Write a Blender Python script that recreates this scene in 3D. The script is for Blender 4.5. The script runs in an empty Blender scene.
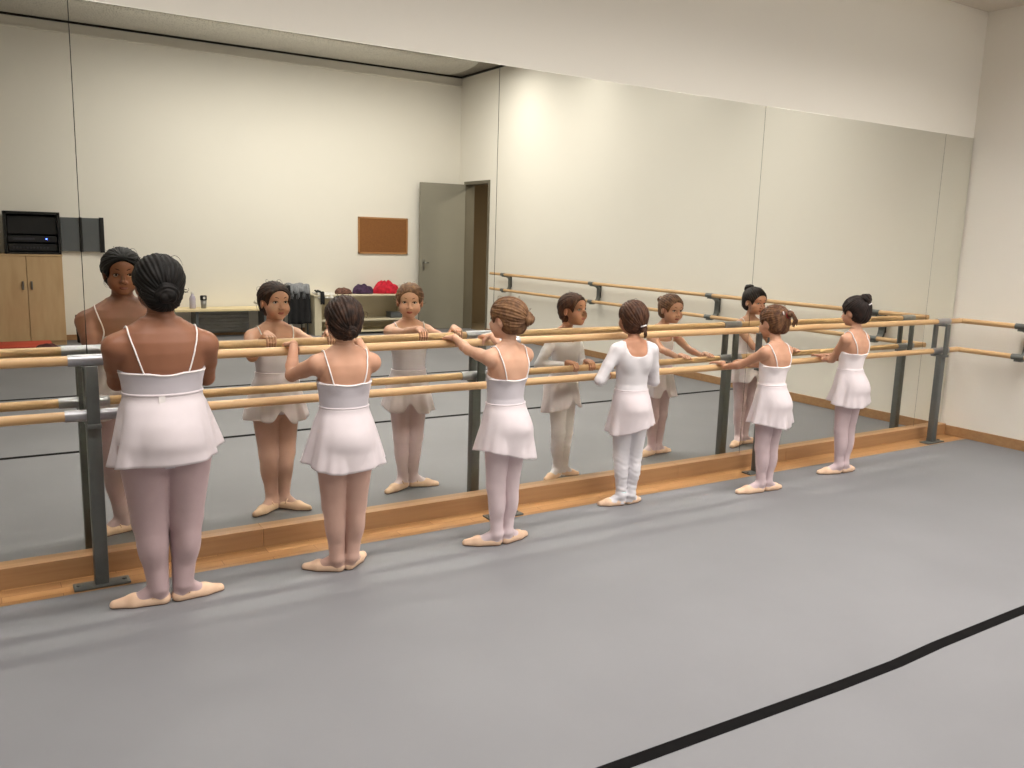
import bpy, bmesh, math, random
import numpy as np
from mathutils import Vector, Matrix

random.seed(4)
SC = bpy.context.scene
COL = SC.collection
PI = math.pi

# ------------------------------------------------------------------ measures (metres; mirror glass is y=0, room is y<0)
XR = 6.509            # side wall
XL = -2.6
YB = -8.198           # back wall
ZC = 3.85             # ceiling
ZM0, ZM1 = 0.086, 2.298
SEAMS = [-3.489, -1.564, 0.361, 2.286, 4.211, 6.136, 6.503]
BY, Z1, Z2 = -0.145, 0.9252, 0.7049
BR = 0.0195
POSTS = [-1.575, 0.354, 2.278, 4.205, 6.128]
SBX = 6.37

# ------------------------------------------------------------------ colour + materials
def lin(c):
    return tuple(((v / 255) / 12.92 if v / 255 <= .04045 else ((v / 255 + .055) / 1.055) ** 2.4) for v in c) + (1.0,)

def new_mat(name):
    m = bpy.data.materials.new(name); m.use_nodes = True
    nt = m.node_tree; b = nt.nodes['Principled BSDF']
    return m, nt, b

def coords(nt, scale=(1, 1, 1), rot=(0, 0, 0)):
    tc = nt.nodes.new('ShaderNodeTexCoord'); mp = nt.nodes.new('ShaderNodeMapping')
    mp.inputs['Scale'].default_value = scale; mp.inputs['Rotation'].default_value = rot
    nt.links.new(tc.outputs['Object'], mp.inputs['Vector'])
    return mp.outputs['Vector']

def noise_mat(name, c1, c2, rough=.6, scale=(1, 1, 1), nscale=5, bump=0., bscale=None, metal=0., detail=3, spec=.5, rot=(0, 0, 0), sheen=0., sss=0.):
    m, nt, b = new_mat(name)
    v = coords(nt, scale, rot)
    n = nt.nodes.new('ShaderNodeTexNoise'); n.inputs['Scale'].default_value = nscale; n.inputs['Detail'].default_value = detail
    nt.links.new(v, n.inputs['Vector'])
    r = nt.nodes.new('ShaderNodeValToRGB')
    r.color_ramp.elements[0].position = .3; r.color_ramp.elements[1].position = .7
    r.color_ramp.elements[0].color = lin(c1); r.color_ramp.elements[1].color = lin(c2)
    nt.links.new(n.outputs['Fac'], r.inputs['Fac']); nt.links.new(r.outputs['Color'], b.inputs['Base Color'])
    b.inputs['Roughness'].default_value = rough; b.inputs['Metallic'].default_value = metal
    b.inputs['Specular IOR Level'].default_value = spec
    if sheen: b.inputs['Sheen Weight'].default_value = sheen
    if sss:
        b.inputs['Subsurface Weight'].default_value = sss; b.inputs['Subsurface Radius'].default_value = (.012, .005, .003)
        b.inputs['Subsurface Scale'].default_value = 1.0
    if bump:
        n2 = n
        if bscale:
            n2 = nt.nodes.new('ShaderNodeTexNoise'); n2.inputs['Scale'].default_value = bscale; nt.links.new(v, n2.inputs['Vector'])
        bp = nt.nodes.new('ShaderNodeBump'); bp.inputs['Strength'].default_value = bump; bp.inputs['Distance'].default_value = .004
        nt.links.new(n2.outputs['Fac'], bp.inputs['Height']); nt.links.new(bp.outputs['Normal'], b.inputs['Normal'])
    return m

def emis_mat(name, col, strength):
    m, nt, b = new_mat(name)
    b.inputs['Base Color'].default_value = (0, 0, 0, 1)
    b.inputs['Emission Color'].default_value = col; b.inputs['Emission Strength'].default_value = strength
    return m

M = {}
M['wall'] = noise_mat('wall_paint', (233, 229, 219), (230, 226, 216), .85, nscale=.6, bump=.05, bscale=60)
M['wall_b'] = noise_mat('wall_paint_upper', (233, 229, 219), (230, 226, 216), .85, nscale=.8, bump=.05, bscale=60)
M['ceiling'] = noise_mat('ceiling_paint', (215, 208, 196), (210, 203, 190), .9, nscale=1)
M['vinyl'] = noise_mat('grey_vinyl_floor', (119, 119, 122), (113, 113, 116), .62, nscale=1.3, bump=.03, bscale=90, detail=5, spec=.4)
M['tape'] = noise_mat('black_tape', (8, 7, 8), (14, 13, 13), .9, nscale=20, spec=.1)
M['plinth'] = noise_mat('oak_plinth', (152, 114, 78), (166, 128, 88), .5, scale=(.6, 6, 10), nscale=4, bump=.05)
M['beech'] = noise_mat('beech_bar', (190, 152, 106), (208, 172, 126), .42, scale=(1, 14, 14), nscale=3, bump=.03)
M['beech_y'] = noise_mat('beech_bar_side', (190, 152, 106), (208, 172, 126), .42, scale=(14, 1, 14), nscale=3, bump=.03)
M['steel'] = noise_mat('grey_painted_steel', (96, 99, 97), (103, 106, 103), .42, nscale=12, metal=.35)
M['alu'] = noise_mat('silver_sleeve', (160, 160, 165), (176, 176, 180), .38, nscale=20, metal=.85)
M['birch'] = noise_mat('birch_cabinet', (190, 158, 116), (202, 171, 130), .55, scale=(5, 5, .8), nscale=3)
M['cream'] = noise_mat('cream_laminate', (208, 198, 172), (214, 204, 180), .5, nscale=2)
M['plank'] = noise_mat('pale_wood_plank', (224, 204, 158), (232, 214, 172), .5, scale=(.5, 6, 6), nscale=3)
M['heater'] = noise_mat('grey_heater_metal', (128, 126, 122), (140, 138, 134), .4, nscale=6, metal=.5)
M['black'] = noise_mat('black_plastic', (12, 12, 14), (20, 20, 22), .4, nscale=10)
M['blackcloth'] = noise_mat('black_cloth', (16, 16, 18), (30, 29, 30), .9, nscale=14, bump=.3)
M['smoke'] = noise_mat('smoked_panel', (84, 88, 90), (92, 95, 97), .35, nscale=3)
M['led'] = emis_mat('blue_led', (.05, .1, 1, 1), 60)
M['ledgrey'] = noise_mat('equipment_grey', (44, 44, 52), (58, 58, 66), .4, nscale=20)
M['cork'] = noise_mat('cork', (140, 92, 48), (122, 78, 40), .9, nscale=60, detail=6)
M['corkframe'] = noise_mat('cork_frame', (176, 128, 78), (166, 118, 70), .6, nscale=10)
M['door'] = noise_mat('grey_door', (138, 134, 120), (132, 128, 114), .55, nscale=1.5)
M['corridor'] = noise_mat('corridor_wall', (132, 116, 90), (124, 108, 84), .9, nscale=1)
M['jamb'] = noise_mat('door_frame_grey', (112, 106, 90), (104, 98, 84), .6, nscale=2)
M['chrome'] = noise_mat('handle_metal', (120, 118, 112), (140, 138, 130), .3, nscale=10, metal=.9)
M['red'] = noise_mat('red_vinyl', (176, 60, 40), (190, 70, 48), .6, nscale=6)
M['darkred'] = noise_mat('dark_red_cloth', (52, 16, 16), (74, 24, 22), .8, nscale=14)
M['redcloth'] = noise_mat('red_cloth', (214, 34, 58), (160, 18, 40), .9, nscale=22, bump=.4)
M['purplecloth'] = noise_mat('purple_cloth', (44, 26, 50), (78, 52, 84), .9, nscale=30, bump=.4)
M['browncloth'] = noise_mat('brown_check_cloth', (60, 34, 28), (130, 92, 78), .9, nscale=40, bump=.4)
M['greycloth'] = noise_mat('grey_scarf', (110, 112, 116), (150, 152, 156), .9, scale=(20, 20, 3), nscale=3, bump=.4)
M['whitecloth'] = noise_mat('white_cloth', (214, 210, 204), (226, 222, 216), .9, nscale=14, bump=.3)
M['bottle'] = noise_mat('pale_bottle', (176, 168, 184), (196, 190, 200), .25, nscale=10)
M['eye'] = noise_mat('eye_white', (186, 176, 168), (176, 166, 158), .6, nscale=30)
M['iris'] = noise_mat('iris_brown', (46, 28, 18), (30, 18, 12), .5, nscale=60, spec=.2)
M['lip'] = noise_mat('lip', (166, 88, 78), (150, 76, 68), .45, nscale=40)
M['lip_dark'] = noise_mat('lip_dark', (120, 62, 52), (104, 52, 44), .45, nscale=40)
M['teal'] = noise_mat('pale_teal_cuff', (150, 190, 192), (196, 208, 210), .8, nscale=70)
M['shoe'] = noise_mat('ballet_canvas', (226, 194, 166), (214, 180, 152), .75, nscale=18, bump=.1, bscale=120)
M['sole'] = noise_mat('shoe_sole', (108, 78, 58), (92, 66, 48), .8, nscale=30)
M['strap'] = noise_mat('white_elastic', (238, 232, 230), (228, 222, 220), .6, nscale=60)
M['gap'] = noise_mat('dark_gap', (34, 32, 28), (28, 26, 24), .9, nscale=10)

# mirror glass
m, nt, b = new_mat('mirror_glass')
b.inputs['Base Color'].default_value = (.84, .848, .795, 1); b.inputs['Metallic'].default_value = 1.0; b.inputs['Roughness'].default_value = 0.0
M['mirror'] = m

# parquet strip
m, nt, b = new_mat('parquet_strip')
v = coords(nt)
bt = nt.nodes.new('ShaderNodeTexBrick'); bt.inputs['Scale'].default_value = 1
for k, val in (('Brick Width', .42), ('Row Height', .062), ('Mortar Size', .0012)): bt.inputs[k].default_value = val
bt.inputs['Color1'].default_value = lin((188, 144, 96)); bt.inputs['Color2'].default_value = lin((164, 122, 78)); bt.inputs['Mortar'].default_value = lin((120, 72, 36))
nt.links.new(v, bt.inputs['Vector']); nt.links.new(bt.outputs['Color'], b.inputs['Base Color']); b.inputs['Roughness'].default_value = .35
M['parquet'] = m

# perforated ribbed metal ceiling: fine ribs + rows of holes
m, nt, b = new_mat('perforated_metal')
v = coords(nt)
w = nt.nodes.new('ShaderNodeTexWave'); w.bands_direction = 'X'; w.inputs['Scale'].default_value = 22; nt.links.new(v, w.inputs['Vector'])
vo = nt.nodes.new('ShaderNodeTexVoronoi'); vo.inputs['Scale'].default_value = 55; nt.links.new(v, vo.inputs['Vector'])
r = nt.nodes.new('ShaderNodeValToRGB'); r.color_ramp.elements[0].position = .15; r.color_ramp.elements[1].position = .4
r.color_ramp.elements[0].color = lin((120, 114, 104)); r.color_ramp.elements[1].color = lin((214, 206, 190))
nt.links.new(vo.outputs['Distance'], r.inputs['Fac']); nt.links.new(r.outputs['Color'], b.inputs['Base Color'])
bp = nt.nodes.new('ShaderNodeBump'); bp.inputs['Strength'].default_value = .2; bp.inputs['Distance'].default_value = .006
nt.links.new(w.outputs['Fac'], bp.inputs['Height']); nt.links.new(bp.outputs['Normal'], b.inputs['Normal'])
b.inputs['Metallic'].default_value = .5; b.inputs['Roughness'].default_value = .45
M['perf'] = m

m2 = m.copy(); m2.name = 'duct_metal'; M['duct'] = m2
for n_ in m2.node_tree.nodes:
    if n_.type == 'VALTORGB': n_.color_ramp.elements[0].color = lin((126, 124, 118)); n_.color_ramp.elements[1].color = lin((198, 195, 188))
    if n_.type == 'BSDF_PRINCIPLED': n_.inputs['Metallic'].default_value = .75; n_.inputs['Roughness'].default_value = .33
for n_ in m.node_tree.nodes:
    if n_.type == 'VALTORGB': n_.color_ramp.elements[0].color = lin((90, 86, 78)); n_.color_ramp.elements[1].color = lin((150, 144, 132))
def fabric(name, c, rough=.85, trans=0.):
    m, nt, b = new_mat(name)
    v = coords(nt)
    n = nt.nodes.new('ShaderNodeTexNoise'); n.inputs['Scale'].default_value = 14; n.inputs['Detail'].default_value = 3; nt.links.new(v, n.inputs['Vector'])
    r = nt.nodes.new('ShaderNodeValToRGB'); r.color_ramp.elements[0].position = .3; r.color_ramp.elements[1].position = .7
    r.color_ramp.elements[0].color = lin(tuple(max(0, q - 6) for q in c)); r.color_ramp.elements[1].color = lin(c)
    nt.links.new(n.outputs['Fac'], r.inputs['Fac']); nt.links.new(r.outputs['Color'], b.inputs['Base Color'])
    b.inputs['Roughness'].default_value = rough; b.inputs['Sheen Weight'].default_value = .15
    bp = nt.nodes.new('ShaderNodeBump'); bp.inputs['Strength'].default_value = .12; bp.inputs['Distance'].default_value = .004
    nt.links.new(n.outputs['Fac'], bp.inputs['Height']); nt.links.new(bp.outputs['Normal'], b.inputs['Normal'])
    if trans:
        out = nt.nodes['Material Output']; tr = nt.nodes.new('ShaderNodeBsdfTranslucent'); mx = nt.nodes.new('ShaderNodeMixShader')
        nt.links.new(r.outputs['Color'], tr.inputs['Color']); mx.inputs['Fac'].default_value = trans; sheer = nt.nodes.new('ShaderNodeBsdfTransparent'); mx2 = nt.nodes.new('ShaderNodeMixShader'); mx2.inputs['Fac'].default_value = .08
        nt.links.new(b.outputs[0], mx.inputs[1]); nt.links.new(tr.outputs[0], mx.inputs[2]); nt.links.new(mx.outputs[0], mx2.inputs[1]); nt.links.new(sheer.outputs[0], mx2.inputs[2]); nt.links.new(mx2.outputs[0], out.inputs['Surface'])
    return m

# ------------------------------------------------------------------ object helpers
def tag(o, label=None, cat=None, group=None, kind=None):
    if label: o['label'] = label
    if cat: o['category'] = cat
    if group: o['group'] = group
    if kind: o['kind'] = kind
    return o

def empty(name, loc, rz=0., label=None, cat=None, group=None):
    o = bpy.data.objects.new(name, None); COL.objects.link(o)
    o.location = loc; o.rotation_euler = (0, 0, rz); o.empty_display_size = .1
    return tag(o, label, cat, group)

def link(name, me, mat, parent=None, smooth=True, loc=None):
    o = bpy.data.objects.new(name, me); COL.objects.link(o)
    if mat is not None:
        for mm in (mat if isinstance(mat, (list, tuple)) else [mat]): me.materials.append(mm)
    if parent is not None: o.parent = parent
    if loc: o.location = loc
    if smooth:
        me.polygons.foreach_set('use_smooth', np.ones(len(me.polygons), dtype=bool))
    return o

class MB:
    """collects shapes in one bmesh"""
    def __init__(s): s.bm = bmesh.new()
    def box(s, c, d, bev=0., rot=None, seg=2):
        r = bmesh.ops.create_cube(s.bm, size=1.0); vs = r['verts']
        bmesh.ops.scale(s.bm, vec=d, verts=vs)
        if bev > 0:
            es = list({e for v in vs for e in v.link_edges})
            rr = bmesh.ops.bevel(s.bm, geom=es, offset=bev, segments=seg, affect='EDGES', profile=.5)
            vs = list({v for f in rr['faces'] for v in f.verts} | {v for v in vs if v.is_valid})
        if rot is not None: bmesh.ops.rotate(s.bm, verts=vs, cent=(0, 0, 0), matrix=rot)
        bmesh.ops.translate(s.bm, vec=c, verts=vs)
        return s
    def b2(s, lo, hi, bev=0.):
        return s.box([(a + b) / 2 for a, b in zip(lo, hi)], [abs(b - a) for a, b in zip(lo, hi)], bev)
    def tube(s, pts, r, n=16, cap=True, flat=1.0, up=(0, 0, 1)):
        pts = [Vector(p) for p in pts]; rings = []
        rr = r if isinstance(r, (list, tuple)) else [r] * len(pts)
        prev = None
        for i, p in enumerate(pts):
            t = (pts[min(i + 1, len(pts) - 1)] - pts[max(i - 1, 0)]).normalized()
            if prev is None:
                u = Vector(up)
                if abs(t.dot(u)) > .95: u = Vector((0, 1, 0)) if abs(t.y) < .9 else Vector((1, 0, 0))
                a = (u - t * u.dot(t)).normalized()
            else: a = (prev - t * prev.dot(t)).normalized()
            prev = a; bb = t.cross(a)
            rings.append([s.bm.verts.new(p + a * math.cos(2 * PI * k / n) * rr[i] * flat + bb * math.sin(2 * PI * k / n) * rr[i]) for k in range(n)])
        for i in range(len(rings) - 1):
            for k in range(n):
                s.bm.faces.new((rings[i][k], rings[i][(k + 1) % n], rings[i + 1][(k + 1) % n], rings[i + 1][k]))
        if cap:
            s.bm.faces.new(rings[0][::-1]); s.bm.faces.new(rings[-1])
        return s
    def lathe(s, c, prof, n=28):
        rings = []
        for (r, z) in prof:
            rings.append([s.bm.verts.new((c[0] + r * math.cos(2 * PI * k / n), c[1] + r * math.sin(2 * PI * k / n), c[2] + z)) for k in range(n)])
        for i in range(len(rings) - 1):
            for k in range(n):
                s.bm.faces.new((rings[i][k], rings[i][(k + 1) % n], rings[i + 1][(k + 1) % n], rings[i + 1][k]))
        s.bm.faces.new(rings[0][::-1]); s.bm.faces.new(rings[-1])
        return s
    def build(s, name, mat, parent=None, smooth=False, loc=None):
        bmesh.ops.recalc_face_normals(s.bm, faces=s.bm.faces)
        me = bpy.data.meshes.new(name); s.bm.to_mesh(me); s.bm.free()
        o = link(name, me, mat, parent, smooth, loc)
        if smooth == 'auto':
            pass
        return o

def auto(o, ang=40):
    me = o.data
    me.polygons.foreach_set('use_smooth', np.ones(len(me.polygons), dtype=bool))
    try: me.set_sharp_from_angle(angle=math.radians(ang))
    except Exception: pass
    return o

def struct(name, mb, mat, smooth=False):
    o = mb.build(name, mat, None, smooth); o['kind'] = 'structure'; return o

# ------------------------------------------------------------------ room shell
struct('floor', MB().b2((XL - .1, YB - .1, -.12), (XR + .1, -.2203, 0)), M['vinyl'])
struct('floor_parquet', MB().b2((XL - .1, -.2203, -.12), (XR + .1, .1, -.002)), M['parquet'])
struct('ceiling', MB().b2((XL - .1, YB - .1, ZC), (XR + .1, .1, ZC + .1)), M['perf'])
# mirror wall: behind the glass and the plaster above it
struct('wall_front', MB().b2((XL - .1, .008, -.1), (XR + .1, .12, ZC + .1)), M['wall_b'])
struct('wall_back', MB().b2((XL - .1, YB - .12, -.1), (XR + .1, YB, ZC + .1)), M['wall'])
struct('wall_left', MB().b2((XL - .12, YB - .1, -.1), (XL, .1, ZC + .1)), M['wall'])
DY0, DY1, DZ = -8.0, -7.29, 2.24       # doorway in the side wall
w = MB(); w.b2((XR, DY1, -.1), (XR + .14, .12, ZC + .1)); w.b2((XR, YB - .1, -.1), (XR + .14, DY0, ZC + .1)); w.b2((XR, DY0, DZ), (XR + .14, DY1, ZC + .1))
struct('wall_right', w, M['wall'])
# corridor behind the doorway
w = MB(); w.b2((XR + .14, -8.9, -.12), (8.3, -5.8, -.02)); struct('floor_corridor', w, M['corridor'])
w = MB(); w.b2((8.2, -8.9, -.1), (8.3, -5.8, 2.7)); w.b2((XR + .14, -8.95, -.1), (8.3, -8.85, 2.7)); w.b2((XR + .14, -5.85, -.1), (8.3, -5.75, 2.7)); w.b2((XR + .1, -8.9, 2.65), (8.3, -5.8, 2.75))
struct('wall_corridor', w, M['corridor'])
# baseboards
struct('baseboard_right', MB().b2((XR - .014, DY1 + .02, 0), (XR, -.045, .078), .003), M['plinth'])
struct('baseboard_back', MB().b2((XL, YB, 0), (XR, YB + .014, .07), .003), M['plinth'])
struct('baseboard_left', MB().b2((XL, YB, 0), (XL + .014, 0, .078), .003), M['plinth'])
# plinth under the mirrors, in lengths
xs = [XL, -1.55, 1.05, 3.63, 4.62, XR]
for i in range(len(xs) - 1):
    struct('trim_%d' % (i + 1), MB().b2((xs[i], -.045, -.002), (xs[i + 1] - .0015, .008, ZM0), .0015), M['plinth'])
# shadow gap trim above the mirrors and mouldings under the ceiling of the back wall
struct('trim_6', MB().b2((XL, YB, 3.70), (XR, YB + .03, 3.72)), M['wall'])
struct('trim_7', MB().b2((XL, YB, 3.825), (XR, YB + .02, 3.85)), M['gap'])
struct('trim_8', MB().b2((XR - .02, YB, 3.825), (XR, -.3, 3.85)), M['gap'])
# soffit running above the mirror wall
struct('trim_9', MB().b2((XL, -.34, 3.205), (XR, .01, 3.30)), M['ceiling'])
# bowed perforated metal strip under the ceiling along the back wall
bm = bmesh.new(); rg = []
NP = 40
for x in (XL, 6.1):
    top = [bm.verts.new((x, -7.50 + .56 * math.cos(PI * k / NP), ZC + .004 - .085 * math.sin(PI * k / NP))) for k in range(NP + 1)]
    rg.append(top)
for k in range(NP): bm.faces.new((rg[0][k], rg[0][k + 1], rg[1][k + 1], rg[1][k]))
bm.faces.new(rg[0]); bm.faces.new(rg[1][::-1]); bm.faces.new((rg[0][0], rg[1][0], rg[1][-1], rg[0][-1]))
bmesh.ops.recalc_face_normals(bm, faces=bm.faces)
me = bpy.data.meshes.new('air_duct'); bm.to_mesh(me); bm.free()
o = auto(link('air_duct', me, M['duct'], None, True), 50)
tag(o, 'long ribbed perforated metal duct under the ceiling above the rear wall', 'air duct')

# door frame
w = MB(); w.b2((XR - .012, DY1 - .012, 0), (XR + .15, DY1 + .035, DZ + .035)); w.b2((XR - .012, DY0 - .035, 0), (XR + .15, DY0 + .012, DZ + .035)); w.b2((XR - .012, DY0 + .012, DZ - .012), (XR + .15, DY1 - .012, DZ + .035))
struct('trim_10', w, M['jamb'])

# door leaf, swung right back against the rear wall
d = empty('door_1', (XR - .02, DY0 + .014, 0), math.radians(180 + 7)); d['kind'] = 'structure'
MB().b2((0, -.02, .008), (.735, .02, DZ - .01), .002).build('door_leaf', M['door'], d)
h = MB().box((.67, .028, 1.0), (.03, .012, .16), .004).tube([(.67, .03, 1.03), (.67, .065, 1.03), (.60, .07, 1.03)], .009, 10).build('door_handle', M['chrome'], d, True)
h = MB().box((.67, -.028, 1.0), (.03, .012, .16), .004).tube([(.67, -.03, 1.03), (.67, -.065, 1.03), (.60, -.07, 1.03)], .009, 10).build('door_handle', M['chrome'], d, True)
for z in (.25, 1.15, 1.95):
    MB().tube([(-.004, .018, z - .045), (-.004, .018, z + .045)], .008, 10).build('hinge', M['chrome'], d, True)

# weak fill lamp, added out of view to brighten the dark corridor
c = empty('corridor_fill_lamp', (7.3, -6.6, 2.6), 0, 'small unseen fill lamp added to brighten the dim corridor', 'lamp')
MB().lathe((0, 0, -.03), [(.09, 0), (.12, .02), (.12, .05), (.1, .055)], 24).build('fill_lamp_body', M['door'], c, True)
L_ = bpy.data.lights.new('lamp_light', 'AREA'); L_.shape = 'DISK'; L_.size = .16; L_.energy = 60; L_.color = (1, .9, .75)
lo = bpy.data.objects.new('lamp_light', L_); COL.objects.link(lo); lo.parent = c; lo.location = (0, 0, -.035)

# mirrors
order = ['mirror_panel'] * 6
mlab = ['unused', 'tall mirror panel reflecting the birch cabinet and the equipment rack',
        'tall mirror panel reflecting the bare wall and the cork board', 'tall mirror panel between the door reflection and the next thin seam',
        'tall mirror panel reflecting the side wall with its diagonal light edge', 'narrow mirror strip in the corner next to the side wall']
for i in range(1, 6):
    x0 = max(SEAMS[i], XL + .02); x1 = SEAMS[i + 1]
    if i == 0: continue
    o = MB().b2((x0 + .0015, 0, ZM0), (x1 - .0015, .006, ZM1)).build('mirror', M['mirror'])
    tag(o, mlab[i], 'mirror', 'mirror panels on the wall')
MB().b2((XL, .0062, ZM0 - .02), (XR, .0078, ZM1)).build('mirror_backing', M['gap'])
o = bpy.data.objects['mirror_backing']; o.name = 'trim_11'; o['kind'] = 'structure'

# floor tapes (slightly wandering)
def tape(pts, wd, name, label):
    bm = bmesh.new(); up, lo, up2, lo2 = [], [], [], []
    for i, (x, y) in enumerate(pts):
        up.append(bm.verts.new((x, y + wd / 2, .0022))); lo.append(bm.verts.new((x, y - wd / 2, .0022)))
        up2.append(bm.verts.new((x, y + wd / 2, 0.0))); lo2.append(bm.verts.new((x, y - wd / 2, 0.0)))
    for i in range(len(pts) - 1):
        bm.faces.new((lo[i], lo[i + 1], up[i + 1], up[i])); bm.faces.new((lo2[i], up2[i], up2[i + 1], lo2[i + 1]))
        bm.faces.new((up[i], up[i + 1], up2[i + 1], up2[i])); bm.faces.new((lo[i + 1], lo[i], lo2[i], lo2[i + 1]))
    bm.faces.new((up[0], up2[0], lo2[0], lo[0])); bm.faces.new((up[-1], lo[-1], lo2[-1], up2[-1]))
    me = bpy.data.meshes.new(name); bm.to_mesh(me); bm.free()
    return tag(link(name, me, M['tape'], None, False), label, 'floor tape')
tape([(-2.5, -2.17), (.8, -2.165), (1.40, -2.171), (1.96, -2.183), (2.35, -2.192), (2.68, -2.193), (2.95, -2.180), (3.55, -2.171), (4.2, -2.17), (6.49, -2.172)], .045, 'floor_tape', 'long black tape line running across the grey floor in front of the dancers')
tape([(-2.5, -4.20), (2, -4.195), (6.49, -4.20)], .045, 'floor_tape', 'black tape line further back on the floor, seen only in the mirrors')

# ------------------------------------------------------------------ ballet barres
root = empty('ballet_barre', (POSTS[2], BY, 0), 0, 'long double wooden barre on grey posts standing in front of the mirrors', 'ballet barre')
ox, oy = POSTS[2], BY
def rel(x, y, z): return (x - ox, y - oy, z)
bars = []
for z in (Z1, Z2):
    o = MB().tube([rel(XL + .05, BY, z), rel(SBX - .0215, BY, z)], BR, 24, up=(0, 0, 1)).build('wooden_bar', M['beech'], root); auto(o, 50); bars.append(o)
for px_ in POSTS:
    m_ = MB().box(rel(px_, BY - .016, .333), (.053, .050, .666), .006); m_.box(rel(px_, BY - .006, .669), (.053, .114, .018), .004)
    post = m_.build('post', M['steel'], root); auto(post)
    f_ = MB()
    for s_ in (-1, 1):
        f_.box(rel(px_, BY - .0 + s_ * .047, .788), (.047, .017, .240), .004)
    f_.box(rel(px_, BY, Z1 - .029), (.044, .108, .012), .003)
    o = f_.build('fork', M['steel'], post); auto(o); 
    o = MB().box(rel(px_ + .0, BY - .024, .004), (.21, .075, .009), .003).tube(rel(px_ - .085, BY - .024, .008) and [rel(px_ - .085, BY - .024, .006), rel(px_ - .085, BY - .024, .014)], .009, 8).tube([rel(px_ + .085, BY - .024, .006), rel(px_ + .085, BY - .024, .014)], .009, 8).build('base_plate', M['steel'], post); auto(o)
    o = MB().tube([rel(px_ - .077, BY, Z1), rel(px_ + .077, BY, Z1)], .0235, 24).build('sleeve', M['alu'], root); auto(o, 50)
    o = MB().tube([rel(px_ - .098, BY, Z2), rel(px_ + .098, BY, Z2)], .0235, 24).build('sleeve', M['alu'], root); auto(o, 50)

sy = -3.5
root2 = empty('ballet_barre', (SBX, sy, 0), 0, 'double wooden barre fixed to the side wall with curved grey brackets', 'ballet barre')
for z in (Z1, Z2):
    o = MB().tube([(0, -6.95 - sy, z), (0, BY + BR - sy, z)], .0195, 24).build('wooden_bar', M['beech_y'], root2); auto(o, 50)
for yb in (-.60, -2.52, -4.52, -6.6):
    y0 = yb - sy; wx = XR - SBX
    pr = []
    for k in range(0, 13):
        a = PI / 2 - PI * k / 12
        pr.append((.018 + (wx - .045) * math.cos(a) ** .7 if math.cos(a) > 1e-6 else .018, (Z1 + Z2) / 2 + (Z1 - Z2) / 2 * math.sin(a) * .93))
    bm = bmesh.new(); W_ = .028; ring = []
    pr = [(-.005, Z1 - .024), (.03, Z1 - .026)] + [(min(wx - .02, .03 + (wx - .05) * math.sin(t * PI / 2)), Z1 - .026 - .05 * (1 - math.cos(t * PI / 2))) for t in (.25, .5, .75, 1)] + \
         [(wx - .02, Z1 - .12)] + [(min(wx - .02, .03 + (wx - .05) * math.cos(t * PI / 2)), Z2 + .06 - .084 * math.sin(t * PI / 2)) for t in (.0, .3, .6, 1)] + [(-.005, Z2 - .024)]
    n_ = len(pr)
    for i, (x, z) in enumerate(pr):
        x0_, z0_ = pr[max(0, i - 1)]; x1_, z1_ = pr[min(n_ - 1, i + 1)]
        t = Vector((x1_ - x0_, z1_ - z0_)).normalized(); nn = Vector((-t.y, t.x)) * (.011)
        ring.append([bm.verts.new((x + sx * nn.x, y0 + sw * W_, z + sx * nn.y)) for sx, sw in ((1, 1), (1, -1), (-1, -1), (-1, 1))])
    for i in range(n_ - 1):
        for k in range(4): bm.faces.new((ring[i][k], ring[i][(k + 1) % 4], ring[i + 1][(k + 1) % 4], ring[i + 1][k]))
    bm.faces.new(ring[0][::-1]); bm.faces.new(ring[-1])
    bmesh.ops.recalc_face_normals(bm, faces=bm.faces)
    me = bpy.data.meshes.new('bracket'); bm.to_mesh(me); bm.free()
    br = link('wall_bracket', me, M['steel'], root2, False)
    MB().box((wx - .0105, y0, (Z1 + Z2) / 2 + .01), (.016, .06, .16), .003).build('wall_plate', M['black'], br)
    for z in (Z1, Z2):
        o = MB().tube([(0, y0 - .045, z), (0, y0 + .045, z)], .0218, 20).build('sleeve', M['steel'], root2); auto(o, 50)

# ------------------------------------------------------------------ furniture and things along the back wall
YW = YB
# birch cabinet
c = empty('storage_cabinet', (.50, YW + .24, 0), 0, 'birch two-door storage cabinet standing against the rear wall', 'cabinet')
cw, cd, ch = .76, .42, 1.085
q = MB(); q.b2((-.38, -.21, .0), (.38, .205, .05)); q.b2((-.38, -.21, .05), (-.362, .205, ch)); q.b2((.362, -.21, .05), (.38, .205, ch)); q.b2((-.38, -.21, .05), (.38, -.2, ch)); q.b2((-.38, -.21, .05), (.38, .205, .07)); q.b2((-.385, -.215, ch - .02), (.385, .228, ch))
q.build('carcass', M['birch'], c)
for s_, lx in ((-1, -.045), (1, .045)):
    dd = MB().b2((min(s_ * .003, s_ * .378), .206, .055), (max(s_ * .003, s_ * .378), .224, ch - .024), .002).build('door', M['birch'], c)
    MB().box((lx, .231, .72), (.022, .014, .10), .004).build('handle', M['chrome'], dd)
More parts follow.
